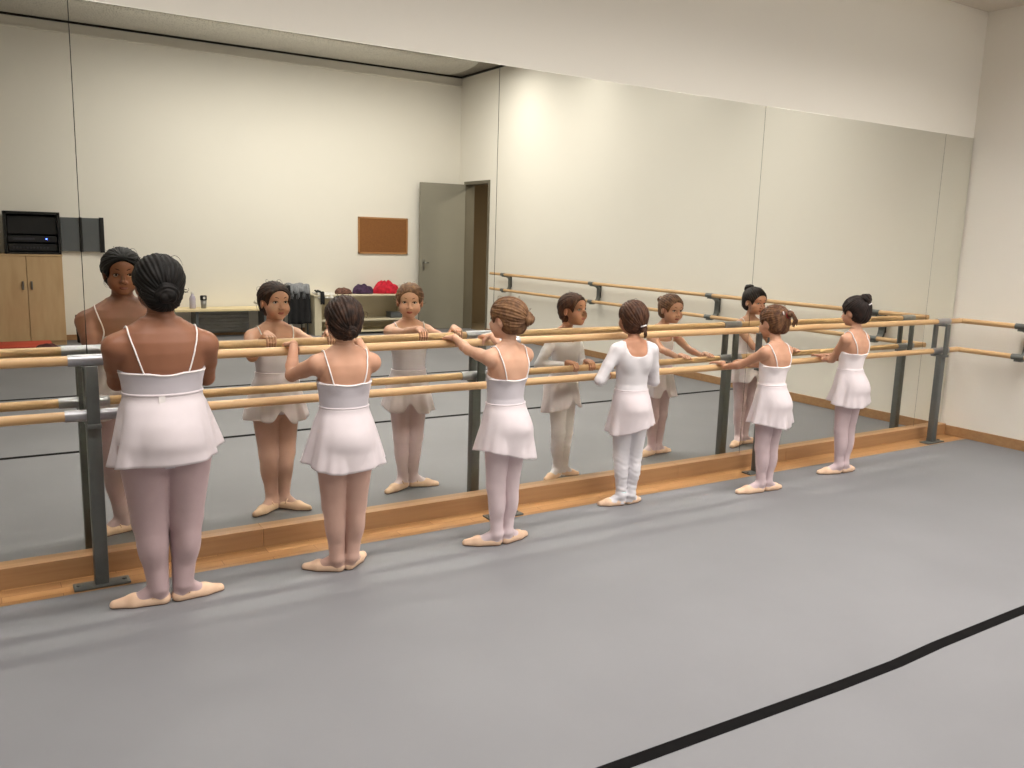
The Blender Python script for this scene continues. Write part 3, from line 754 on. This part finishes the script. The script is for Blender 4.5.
    def cut_hands(Fd, x, y, z, keep=False):
        for (wr, n) in Wr:
            dist = np.sqrt((x - wr[0]) ** 2 + (y - wr[1]) ** 2 + (z - wr[2]) ** 2) - .13
            pl = (x - wr[0]) * n[0] + (y - wr[1]) * n[1] + (z - wr[2]) * n[2]
            Fd = np.maximum(Fd, -np.maximum(dist, -pl - .0)) if not keep else Fd
        return Fd
    def f_body(x, y, z):
        Fd = comb(bodyg, x, y, z); Fd = np.maximum(Fd, z - (zc + .004)); Fd = np.maximum(Fd, .002 - z)
        return Fd
    pts = [T.bbox()[0], T.bbox()[1]] + [q for g in armg for c_ in g for q in c_.bbox()] + [q for g in feetg for c_ in g for q in c_.bbox()]
    lo = np.min(pts, 0) - .02; hi = np.max(pts, 0) + .02; lo[2] = -.01; hi[2] = zc + .02
    parts = [mesh_field(f_body, lo, hi, .0055)]
    def f_head(x, y, z):
        Fd = comb([(torso, .022 * s, .02), (neck, .01, .022 * s)] + headg, x, y, z)
        for sk in sock: Fd = -smin(-Fd, sk.d(x, y, z), .004)
        return np.maximum(Fd, zc - z)
    parts.append(mesh_field(f_head, hc - .125 * hs - .01, hc + .125 * hs + .01, .0028))
    for hg, (wr, B, u, E_) in zip(handg, handinfo):
        n = unit(wr - E_)
        fa = [Cone(E_, wr, .0245 * s, .0165 * s * (1 + (W - 1) * .5))]
        def f_hand(x, y, z, hg=hg, fa=fa, wr=wr, n=n):
            Fd = comb([(fa, .001, .001)] + hg, x, y, z)
            return np.maximum(Fd, -((x - wr[0]) * n[0] + (y - wr[1]) * n[1] + (z - wr[2]) * n[2]) - .006)
        c_ = B - u * .015; parts.append(mesh_field(f_hand, c_ - .085, c_ + .085, .0021))
    V, Q = join_vq(parts)
    body = link('body', np_mesh('body', V, Q), skin, root)

    # ---- tights (legs and feet, up under the leotard)
    legsg = [(torso, .022 * s, .02)] + [(l, .018 * s, legk) for l in legs] + [(f_, .010, .012) for f_ in feetg]
    def f_t(x, y, z):
        Fd = comb(legsg, x, y, z) - (.0035 if not sleeves else .0045)
        if sleeves:      # gathered leggings
            Fd = Fd + (.0009 * np.sin(z * 230 + 60 * x + 3 * np.sin(y * 70)) + .0007 * np.sin(z * 150 - 90 * y)) * np.clip((.40 * s - z) / .1, 0, 1)
        return np.maximum(np.maximum(Fd, z - .60 * s), .0028 - z)
    lo2 = lo.copy(); hi2 = hi.copy(); hi2[2] = .62 * s
    fb = [q for g in feetg + legs for c_ in g for q in c_.bbox()]; lo2[:2] = np.min(fb + [T.bbox()[0]], 0)[:2] - .02; hi2[:2] = np.max(fb + [T.bbox()[1]], 0)[:2] + .02
    V, Q = mesh_field(f_t, lo2, hi2, .0052)
    link('tights', np_mesh('tights', V, Q), tights, root)
    # ---- ballet shoes
    for (heel, fd, gd, L, fs), ft in zip(info, feetg):
        op = Ell(heel + fd * .058 * fs + (0, 0, .066), (.052 * fs, .024 * fs, .040), np.stack([fd, gd, (0, 0, 1)], 1))
        g = [(ft[1:3], .010, .01)]
        mid = heel + fd * L * .5
        def f_s(x, y, z, g=g, op=op):
            Fd = comb(g, x, y, z) - .0068
            Fd = -smin(-Fd, op.d(x, y, z), .003)
            return np.maximum(Fd, .0035 - z)
        V, Q = mesh_field(f_s, (mid[0] - L * .5 - .04, mid[1] - L * .5 - .04, -.005), (mid[0] + L * .5 + .04, mid[1] + L * .5 + .04, .08), .0034)
        sh = link('ballet_shoe', np_mesh('ballet_shoe', V, Q), M['shoe'], root)
        def f_so(x, y, z, g=g): return np.maximum(np.maximum(comb(g, x, y, z) - .0072, z - .0045), .0004 - z)
        V, Q = mesh_field(f_so, (mid[0] - L * .5 - .04, mid[1] - L * .5 - .04, -.004), (mid[0] + L * .5 + .04, mid[1] + L * .5 + .04, .012), .0022)
        link('sole', np_mesh('sole', V, Q), M['sole'], sh)
        a1 = heel + fd * .052 * fs - gd * .026 * fs + (0, 0, .030); a2 = heel + fd * .052 * fs + gd * .026 * fs + (0, 0, .030); top = heel + fd * .062 * fs + (0, 0, .061)
        MB().tube([a1, a1 * .45 + top * .55 - gd * .006 + (0, 0, .003), top, a2 * .45 + top * .55 + gd * .006 + (0, 0, .003), a2], .0032, 8).build('elastic_strap', M['shoe'], sh, True)

    if sleeves:
        a_ = legs[0][2].b; ctr = a_ + np.array([0, 0, .012])
        MB().tube([tuple(ctr - np.array([0, 0, .012])), tuple(ctr + np.array([0, 0, .012]))], .0305 * s, 24).build('ankle_cuff', M['teal'], root, True)
    # ---- leotard
    zt = neck_back * H
    lg = [(torso, .022 * s, .02)] + ([(a, .010 * s, .022 * s) for a in armg] if sleeves else [])
    ztop_front = zt + .035 * s
    def f_l(x, y, z):
        Fd = comb(lg, x, y, z) - .0058
        if sleeves:
            sc = ((np.abs(x) / (.064 * s)) ** 3.2 + (np.maximum(.985 * s - z, 0) / (.090 * s)) ** 3.2) ** (1 / 3.2) - 1
            front = np.sqrt((x / (.052 * s)) ** 2 + (np.maximum(.985 * s - z, 0) / (.09 * s)) ** 2) - 1
            open_ = np.where(y < 0, sc, front) * .05
            Fd = np.maximum(Fd, -open_); Fd = np.maximum(Fd, z - .978 * s)
            for (wr, n) in Wr:
                pl = (x - wr[0]) * n[0] + (y - wr[1]) * n[1] + (z - wr[2]) * n[2] + .006
                near = np.sqrt((x - wr[0]) ** 2 + (y - wr[1]) ** 2 + (z - wr[2]) ** 2) - .045
                Fd = np.maximum(Fd, np.minimum(pl, -near))
        else:
            t = np.clip((y + .03 * s) / (.07 * s), 0, 1)
            arm_dip = .022 * s * np.clip((np.abs(x) - .055 * s) / (.05 * s), 0, 1)
            dip = .006 * s * (1 - np.clip(np.abs(x) / (.05 * s), 0, 1) ** 2)
            Fd = np.maximum(Fd, z - (zt + t * (ztop_front - zt) - arm_dip * t - dip))
        Fd = np.maximum(Fd, (brief * s + np.maximum(np.abs(x) - .03 * s, 0) * .55) - z)
        return Fd
    lo3 = T.bbox()[0] - .025; hi3 = T.bbox()[1] + .025
    if sleeves: lo3 = np.minimum(lo3, lo); hi3 = np.maximum(hi3, hi)
    lo3[2] = .46 * s; hi3[2] = 1.0 * s
    V, Q = mesh_field(f_l, lo3, hi3, .005)
    link('leotard', np_mesh('leotard', V, Q), leo, root)
    # project points on the trunk + arms surface
    pg = [(torso, .022 * s, .02), (neck, .01, .022 * s)] + [(a, .010 * s, .022 * s) for a in armg]
    def proj(P, off):
        P = np.array(P, float)
        for _ in range(14):
            v0 = comb(pg, P[:, 0], P[:, 1], P[:, 2]); g = np.zeros_like(P)
            for j in range(3):
                D = P.copy(); D[:, j] += .002; g[:, j] = (comb(pg, D[:, 0], D[:, 1], D[:, 2]) - v0) / .002
            g /= (np.linalg.norm(g, axis=1)[:, None] + 1e-6)
            P -= g * (v0 - off)[:, None] * .8
        return P
    if not sleeves:
        for sd in (-1, 1):
            bx = .060 * s * (1 + (W - 1) * 1.0)
            guide = [(sd * bx, -.085 * s * W, zt - .012 * s), (sd * bx * 1.36, -.065 * s * W, .925 * s), (sd * bx * 1.42, -.02 * s, .985 * s), (sd * bx * 1.36, .045 * s, .945 * s), (sd * bx, .085 * s * W, ztop_front - .016 * s)]
            P = []
            for i in range(len(guide) - 1):
                nn_ = 12 if i in (0, 3) else 5
                for t in range(nn_): P.append(np.array(guide[i]) * (1 - t / nn_) + np.array(guide[i + 1]) * t / nn_)
            P.append(np.array(guide[-1])); P = np.array(P)
            for _ in range(4):
                P = proj(P, .0032); P[1:-1] = (P[:-2] + P[2:] + 2 * P[1:-1]) / 4
            P = proj(P, .0032)
            MB().tube([tuple(p) for p in P], .0030, 8).build('shoulder_strap', M['strap'], root, True)
        # neckline elastic
        P = []
        for k in range(41):
            a = PI + PI * k / 40; x_ = math.cos(a) * .09 * s * W; y_ = math.sin(a) * .08 * s * W
            P.append((x_, y_, zt - .004 - .006 * s * (1 - min(1, abs(x_) / (.05 * s)) ** 2)))
        zk = [p[2] for p in P]; P = proj(P, .0055); P[:, 2] = zk
        MB().tube([tuple(p) for p in P], .0028, 8).build('neckline_trim', M['strap'], root, True)
    # ---- wrap skirt
    zw = waist * H; zh = hem * H
    na, nt_ = 180, 26
    rx0, ry0, c0 = T.sec(zw); ph = [rnd.uniform(0, 6.28) for _ in range(5)]
    VV = []
    for j in range(nt_ + 1):
        t = j / nt_
        for i in range(na):
            a = 2 * PI * i / na
            L = (zw - zh) * (1 + .05 * math.sin(2 * a + ph[4]) + slant * math.cos(a))
            if wrapped:
                fr = math.exp(-((a - PI / 2 - .15) / .20) ** 2); L *= 1 - .26 * fr
            z = zw - L * t
            rx, ry, c = T.sec(max(z, .56 * s))
            bt = 1 + (.0)
            flare = (skirtw * s - rx0) * (t ** .9)
            rip = pleat * t * 1.35 * (.008 * math.sin(5 * a + ph[0] + .6 * math.sin(2 * a)) + .0055 * math.sin(9 * a + ph[1] + 1.1 * t + .8 * math.sin(a)) + .0022 * t * math.sin(17 * a + ph[2] + .9 * math.sin(3 * a))) * s
            ex = max(rx0 + .008 + flare + rip, rx + .011); ey = max(ry0 + .010 + flare * .92 + rip, ry + .012 + .032 * s * W * max(0, -math.sin(a)) * min(1, max(0, t - .05) / .35))
            if t < .12: ex = rx + .0085 + .002 * t; ey = ry + .0095 + .004 * t
            VV.append((ex * math.cos(a), c * (1 - t * .3) + ey * math.sin(a), z))
    VV = np.array(VV).reshape(nt_ + 1, na, 3)
    # smooth vertically so the waist flows into the flare
    for _ in range(3): VV[1:-1] = (VV[:-2] + 2 * VV[1:-1] + VV[2:]) / 4
    Q = [(j * na + i, j * na + (i + 1) % na, (j + 1) * na + (i + 1) % na, (j + 1) * na + i) for j in range(nt_) for i in range(na)]
    sk = link('skirt', np_mesh('skirt', VV.reshape(-1, 3), np.array(Q)[:, ::-1]), skirtm, root)
    md = sk.modifiers.new('thick', 'SOLIDIFY'); md.thickness = .0018; md.offset = 1
    MB().tube([tuple(VV[0, i] * np.array([1, 1, 1])) for i in list(range(na)) + [0]], .0042 * s, 8, up=(0, 0, 1), flat=1).build('waistband', skirtm, sk, True)

    if tagged:
        yb_ = VV[2][:, 1].min()
        MB().b2((-.034, yb_ - .0045, zw - .036), (-.012, yb_ - .0025, zw - .002)).build('care_label', M['strap'], root)
    # ---- face details
    for sd in (-1, 1):
        e = hp((sd * .0265, .0555, .0005)); me = MB(); bmesh.ops.create_uvsphere(me.bm, u_segments=20, v_segments=12, radius=.0118 * hs, matrix=Matrix.Translation(Vector(e)))
        eye = me.build('eye', M['eye'], root, True)
        fw_ = Rh @ np.array([0, 1., 0]); q = e + fw_ * .0068 * hs; me = MB(); bmesh.ops.create_uvsphere(me.bm, u_segments=16, v_segments=10, radius=.0062 * hs, matrix=Matrix.Translation(Vector(q)))
        me.build('iris', M['iris'], eye, True)
        P = [hp((sd * (.012 + .032 * t), .0745 - .018 * t * t, .020 + .007 * math.sin(t * PI * .75))) for t in np.linspace(0, 1, 7)]
        MB().tube([tuple(p) for p in P], [.0012, .0021, .0023, .0022, .0019, .0014, .0008], 8).build('eyebrow', hair, root, True)
        P = [hp((sd * (.014 + .026 * t), .0708 - .010 * t * t, .0015 + .0052 * math.sin(t * PI))) for t in np.linspace(0, 1, 7)]
        MB().tube([tuple(p) for p in P], .0016, 8).build('eyelashes', M['iris'], root, True)
    P = [(-.019, .0660, -.0530), (-.010, .0705, -.0512), (0, .0722, -.0522), (.010, .0705, -.0512), (.019, .0660, -.0530)]
    mo = MB().tube([tuple(hp(p)) for p in P], [.001, .0026, .0024, .0026, .001], 10)
    P = [(-.017, .0655, -.0542), (-.009, .0695, -.0566), (0, .0710, -.0576), (.009, .0695, -.0566), (.017, .0655, -.0542)]
    mo.tube([tuple(hp(p)) for p in P], [.001, .0029, .0034, .0029, .001], 10); mo.build('lips', M[lip], root, True)

    # ---- hair
    hsx = hairspec; vol = hsx.get('vol', .009)
    bc = np.array(hsx['bun']); bdir = unit(bc - np.array([0, -.012, .022]))
    cap = [he((0, -.014, .024), (.070 + vol, .084 + vol, .072 + vol)), he((0, -.040, -.018), (.060 + vol * .6, .050 + vol, .056 + vol * .6))] + [he(c, r) for c, r in hsx.get('lumps', [])]
    capg = [(cap, .015, .01)]
    fcut = he((0, .090, -.030), (.071, .078, hsx.get('hairline', .092)))
    earc = [he((-.075, .008, -.022), (.03, .030, .034)), he((.075, .008, -.022), (.03, .030, .034))]
    e1 = np.cross(bdir, (0, 0, 1)) ; e1 = unit(e1) if np.linalg.norm(e1) > .1 else np.array([1., 0, 0]); e2 = np.cross(bdir, e1)
    low = hsx.get('low', -.062)
    def f_h(x, y, z):
        Fd = comb(capg, x, y, z)
        X = [x - hc[0], y - hc[1], z - hc[2]]
        lx, ly, lz = [(Rh[0, j] * X[0] + Rh[1, j] * X[1] + Rh[2, j] * X[2]) / hs for j in range(3)]
        px, py, pz = lx, ly + .012, lz - .022
        A = px * e1[0] + py * e1[1] + pz * e1[2]; B_ = px * e2[0] + py * e2[1] + pz * e2[2]
        ang = np.arctan2(B_, A); rr = np.sqrt(A * A + B_ * B_)
        Fd = Fd - .0013 * np.sin(34 * ang + 40 * rr + hsx.get('ph', 0)) * np.clip(rr / .03, 0, 1) - .0012 * np.sin(13 * ang - 60 * rr) * np.clip(rr / .03, 0, 1)
        Fd = -smin(-Fd, fcut.d(x, y, z), .006)
        for ec in earc: Fd = -smin(-Fd, ec.d(x, y, z), .006)
        return -smin(-Fd, (lz - low + .35 * np.clip(ly + .03, -1, .0) * -1 * .0) * hs, .006)
    def f_h2(x, y, z): 
        return f_h(x, y, z)
    r_ = (.13 + vol) * hs
    V, Q = mesh_field(f_h2, hc - r_, hc + r_, .0026)
    hairparts = [(V, Q)]
    ho = link('hair', np_mesh('hair', *join_vq(hairparts)), hair, root)
    # bun / tail
    if hsx.get('bunr'):
        br = hsx['bunr'] * hs; B0 = hp(bc); bd = Rh @ bdir
        a1 = Rh @ e1; a2 = Rh @ e2
        prims = []
        nb = 26
        for ring_r, lift, rr in ((.62, -.1, .42), (.34, .28, .36)):
            prev = None
            for k in range(nb + 1):
                t = 2 * PI * k / nb
                p = B0 + (a1 * math.cos(t) + a2 * math.sin(t)) * br * ring_r * (1 + .07 * math.sin(3 * t)) + bd * br * (lift + .10 * math.sin(2 * t + 1))
                if prev is not None: prims.append(Cone(prev, p, br * rr * (1 + .12 * math.sin(5 * t)), br * rr))
                prev = p
        prims.append(Cone(B0 - bd * br * .8, B0 + bd * br * .2, br * .55, br * .5))
        def f_b(x, y, z):
            Fd = comb([(prims, .002, .001)], x, y, z)
            Xx = x - B0[0]; Yy = y - B0[1]; Zz = z - B0[2]
            A = Xx * a1[0] + Yy * a1[1] + Zz * a1[2]; B_ = Xx * a2[0] + Yy * a2[1] + Zz * a2[2]; C_ = Xx * bd[0] + Yy * bd[1] + Zz * bd[2]
            rr = np.sqrt(A * A + B_ * B_)
            return Fd - .0010 * np.sin(2 * np.arctan2(B_, A) + np.arctan2(C_, rr - br * .55) * 9)
        V, Q = mesh_field(f_b, B0 - br * 1.7, B0 + br * 1.7, .0024)
        link('hair_bun', np_mesh('hair_bun', V, Q), hair, root)
    if hsx.get('tie'):
        br = hsx.get('bunr', .02) * hs; tb = hp(np.array(hsx.get('tiepos', bc - bdir * hsx.get('bunr', .02) * .55))); bd = Rh @ bdir; a1 = Rh @ e1; a2 = Rh @ e2
        rt = hsx.get('tier', .75) * br
        MB().tube([tuple(tb + (a1 * math.cos(2 * PI * k / 24) + a2 * math.sin(2 * PI * k / 24)) * rt) for k in range(25)], .0034, 8, cap=False).build('hair_tie', M[hsx['tie']], root, True)
    if hsx.get('tail'):
        q = MB()
        for k in range(9):
            o_ = np.array([rnd.uniform(-.01, .01) for _ in range(3)])
            pts_ = [hp(np.array(p) + o_ * (.3 + .7 * j / (len(hsx['tail']) - 1))) for j, p in enumerate(hsx['tail'])]
            n_ = len(pts_); q.tube([tuple(p) for p in pts_], [.0062 * (1 - .7 * j / (n_ - 1)) for j in range(n_)], 8)
        q.build('ponytail', hair, root, True)
    for cpos, cdir in hsx.get('clips', []):
        p = hp(cpos); dr = Rh @ unit(cdir)
        MB().tube([tuple(p - dr * .016), tuple(p + Rh @ np.array([0, -.003, 0])), tuple(p + dr * .016)], .0036, 8).build('hair_clip', M['strap'], root, True)
    # loose wisps
    for k in range(hsx.get('wisps', 10) // 2):
        th_ = rnd.uniform(0, 2 * PI); ph_ = rnd.uniform(.15, 1.3)
        d0 = np.array([math.cos(th_) * math.cos(ph_), math.sin(th_) * math.cos(ph_) - .3, math.sin(ph_)]) if rnd.random() < .6 else np.array([math.copysign(1, math.cos(th_)) * .8, -.45, -.6 + .3 * rnd.random()])
        d0 = unit(d0); base = np.array([0, -.014, .022]) + d0 * np.array([.074 + vol * .8, .088 + vol * .8, .076 + vol * .8])
        tg = unit(np.cross(d0, [rnd.uniform(-1, 1), rnd.uniform(-1, 1), rnd.uniform(-1, 1)]))
        ln = rnd.uniform(.02, .045)
        P = [hp(base + tg * ln * t + d0 * (.010 * math.sin(t * PI) + .003 - .004 * (t == 0)) + np.array([0, 0, -.012 * t * t])) for t in np.linspace(0, 1, 6)]
        MB().tube([tuple(p) for p in P], [.0009, .0009, .0008, .0007, .0006, .0004], 5).build('loose_hair', hair, ho, True)
    return root

skin_a = noise_mat('skin_brown', (140, 94, 70), (130, 86, 64), .5, nscale=9, sss=.06, spec=.35)
skin_b = noise_mat('skin_olive', (196, 150, 124), (186, 140, 114), .5, nscale=9, sss=.08, spec=.35)
skin_c = noise_mat('skin_fair', (208, 164, 138), (198, 152, 126), .5, nscale=9, sss=.08, spec=.35)
skin_d = noise_mat('skin_tan', (184, 134, 106), (174, 124, 96), .5, nscale=9, sss=.08, spec=.35)
hair_black = hair_mat('hair_black', (8, 7, 6), (22, 17, 15))
hair_dark = hair_mat('hair_dark_brown', (30, 20, 16), (66, 44, 32))
hair_soft = hair_mat('hair_very_dark_brown', (24, 17, 15), (46, 33, 28))
hair_mid = hair_mat('hair_light_brown', (92, 64, 44), (128, 94, 64))
hair_brown = hair_mat('hair_brown', (56, 36, 26), (90, 58, 40))
hair_streak = hair_mat('hair_streaked', (72, 46, 32), (120, 86, 58))
white_a = fabric('white_jersey', (228, 219, 221)); white_b = fabric('lilac_white_jersey', (194, 188, 194)); white_c = fabric('white_lycra', (212, 208, 211), .6)
chiffon = fabric('white_chiffon', (231, 222, 225), .8, .22)
t_mauve = fabric('mauve_tights', (182, 158, 160)); t_tan = fabric('tan_tights', (196, 160, 146)); t_pink = fabric('pale_pink_tights', (214, 196, 200)); t_white = fabric('white_leggings', (216, 213, 218)); t_rose = fabric('rose_tights', (198, 178, 182))
M['red_tie'] = noise_mat('red_hair_tie', (150, 30, 34), (120, 22, 26), .7, nscale=40)
M['brown_tie'] = noise_mat('brown_hair_tie', (90, 56, 40), (60, 36, 26), .7, nscale=40)

make_dancer('tallest girl with black hair, white camisole dress and mauve tights beside the first post', (.567, -.470), 0.0, 1.345, W=1.33, HS=1.09, limb=1.0, shdrop=.030,
    arms=(dict(bar=(.50, BY, Z1), dir=14, pole=(-.35, -.45, -1.2), r=.92, ul=.18, fl=.155), dict(bar=(.690, BY, Z1), dir=-12, pole=(.42, -.45, -1.2), r=.92, ul=.18, fl=.155)),
    feet=((.355, -.425), (.770, -.445)), head=(math.radians(4), math.radians(-4), 0), skin=skin_a, hair=hair_black, lip='lip_dark',
    hairspec=dict(vol=.013, bun=(.004, -.092, -.030), bunr=.040, low=-.088, wisps=24, lumps=[((0, -.06, -.04), (.056, .045, .05))]), leo=white_b, tights=t_mauve, skirtm=chiffon,
    waist=.626, neck_back=.688, hem=.441, brief=.492, skirtw=.164, pleat=1.3, slant=-.10, tagged=True, seed=1)
make_dancer('girl with dark brown loose bun, lilac-white camisole and tan tights, second from the tallest girl', (1.276, -.490), -math.radians(6), 1.185, W=1.08, limb=1.04,
    arms=(dict(bar=(1.152, BY, Z1), dir=-2, pole=(-.75, .1, -1.6), r=1.05), dict(bar=(1.452, BY, Z1), dir=-6, pole=(.6, -.2, -1.4))),
    feet=((1.122, -.385), (1.415, -.365)), head=(math.radians(-2), math.radians(2), 0), shdrop=.010, skin=skin_b, hair=hair_dark,
    hairspec=dict(vol=.010, bun=(.012, -.092, -.035), bunr=.026, low=-.086, wisps=24), leo=white_b, tights=t_tan, skirtm=chiffon,
    waist=.618, neck_back=.708, hem=.41, skirtw=.160, seed=2)
make_dancer('girl with light brown hair and netted round bun reaching both hands to the top bar', (2.050, -.530), math.radians(8), 1.172, W=1.0,
    arms=(dict(bar=(1.945, BY, Z1), dir=-8, pole=(-.7, .0, -1.3)), dict(bar=(2.150, BY, Z1), dir=-10, pole=(.6, -.3, -1.2))),
    feet=((1.880, -.452), (2.225, -.475)), head=(math.radians(18), math.radians(-2), 0), skin=skin_c, hair=hair_mid,
    hairspec=dict(vol=.009, bun=(.030, -.100, .000), bunr=.034, low=-.066, wisps=18, tie='brown_tie', tier=1.05), leo=white_b, tights=t_pink, skirtm=chiffon,
    waist=.592, neck_back=.695, hem=.392, skirtw=.146, slant=.07, pleat=.8, seed=3)
make_dancer('girl in long-sleeved white leotard and gathered white leggings holding the lower bar', (2.985, -.318), -math.radians(16), 1.12, W=.97, lean=(.005, .04),
    arms=(dict(bar=(2.925, BY, Z2), dir=18, pole=(-.75, -.3, -1.), wlow=1), dict(bar=(3.050, BY, Z2), dir=-6, pole=(.8, -.4, -1.), wlow=1)),
    feet=((2.835, -.262), (3.115, -.292)), head=(math.radians(0), math.radians(6), 0), skin=skin_d, hair=hair_brown,
    hairspec=dict(vol=.009, bun=(.028, -.092, -.040), bunr=.022, low=-.076, wisps=8, clips=[((.02, -.108, -.018), (1, 0, .3))], tail=[(.03, -.10, -.035), (.034, -.112, -.055), (.036, -.108, -.075)]), leo=white_c, tights=t_white, skirtm=chiffon,
    waist=.585, neck_back=.74, hem=.395, sleeves=True, skirtw=.132, slant=-.10, pleat=.7, seed=4)
make_dancer('girl with streaked hair and a small side ponytail holding the lower bar', (3.905, -.490), math.radians(2), 1.085, W=1.0, lean=(.03, .045),
    arms=(dict(bar=(3.800, BY, Z2), dir=-10, curl=0, pole=(-.7, -.3, -1.3), wlow=1), dict(bar=(4.010, BY, Z2), dir=-12, curl=0, pole=(.7, -.5, -1.2), wlow=1)),
    feet=((3.715, -.452), (4.058, -.490)), head=(math.radians(3), math.radians(-4), 0), skin=skin_b, hair=hair_streak,
    hairspec=dict(vol=.009, bun=(-.008, -.126, .052), bunr=.020, low=-.068, wisps=20, tie='red_tie', tiepos=(-.004, -.106, .042), clips=[((.035, -.085, .06), (.3, -.2, 1)), ((-.03, -.09, .05), (-.3, -.2, 1)), ((.0, -.10, .03), (1, 0, .5))],
                  tail=[(.0, -.10, .040), (.004, -.135, .045), (.006, -.150, .015), (.008, -.138, -.015)]), leo=white_a, tights=t_rose, skirtm=chiffon,
    waist=.600, neck_back=.705, hem=.385, skirtw=.140, seed=5)
make_dancer('girl with dark high bun and white clip, last in the row near the corner', (4.695, -.435), math.radians(3), 1.135, W=.95, lean=(.015, .01),
    arms=(dict(bar=(4.735, BY, Z2), dir=14, curl=0, pole=(-.6, -.4, -1.2), wlow=1), dict(bar=(4.83, BY, Z2), dir=-6, curl=0, pole=(.7, -.5, -1.2), wlow=1)),
    feet=((4.535, -.375), (4.850, -.418)), head=(math.radians(2), math.radians(-7), 0), skin=skin_b, hair=hair_soft, 
    hairspec=dict(vol=.009, bun=(0, -.082, .085), bunr=.034, low=-.076, wisps=14, clips=[((.0, -.104, .046), (1, 0, .3))]), leo=white_a, tights=t_rose, skirtm=chiffon,
    waist=.605, neck_back=.700, hem=.41, skirtw=.138, seed=6)


# ------------------------------------------------------------------ world, camera, view
wd = bpy.data.worlds.new('world'); SC.world = wd; wd.use_nodes = True
wd.node_tree.nodes['Background'].inputs[0].default_value = (.5, .5, .5, 1); wd.node_tree.nodes['Background'].inputs[1].default_value = .0

yaw, pitch, roll, F = .5628699, -.1707395, .0304255, 849.9017
fw = Vector((math.sin(yaw) * math.cos(pitch), math.cos(yaw) * math.cos(pitch), math.sin(pitch)))
r0 = Vector((math.cos(yaw), -math.sin(yaw), 0)); u0 = r0.cross(fw)
R = math.cos(roll) * r0 + math.sin(roll) * u0; U = -math.sin(roll) * r0 + math.cos(roll) * u0
cam = bpy.data.cameras.new('camera'); co = bpy.data.objects.new('camera', cam); COL.objects.link(co)
mt = Matrix.Identity(4)
for i in range(3): mt[i][0] = R[i]; mt[i][1] = U[i]; mt[i][2] = -fw[i]; mt[i][3] = (0, -3.82679, 1.45)[i]
co.matrix_world = mt; cam.sensor_width = 36; cam.lens = F * 36 / 1024; cam.clip_start = .02
SC.camera = co
SC.view_settings.view_transform = 'Standard'; SC.view_settings.look = 'None'; SC.view_settings.gamma = 1; SC.view_settings.use_curve_mapping = False
SC.view_settings.exposure = -0.76
try:
    SC.cycles.use_denoising = True; SC.cycles.max_bounces = 14; SC.cycles.diffuse_bounces = 6; SC.cycles.glossy_bounces = 8
    SC.cycles.sample_clamp_indirect = 0; SC.cycles.caustics_reflective = True; SC.cycles.blur_glossy = 0.0
except Exception: pass
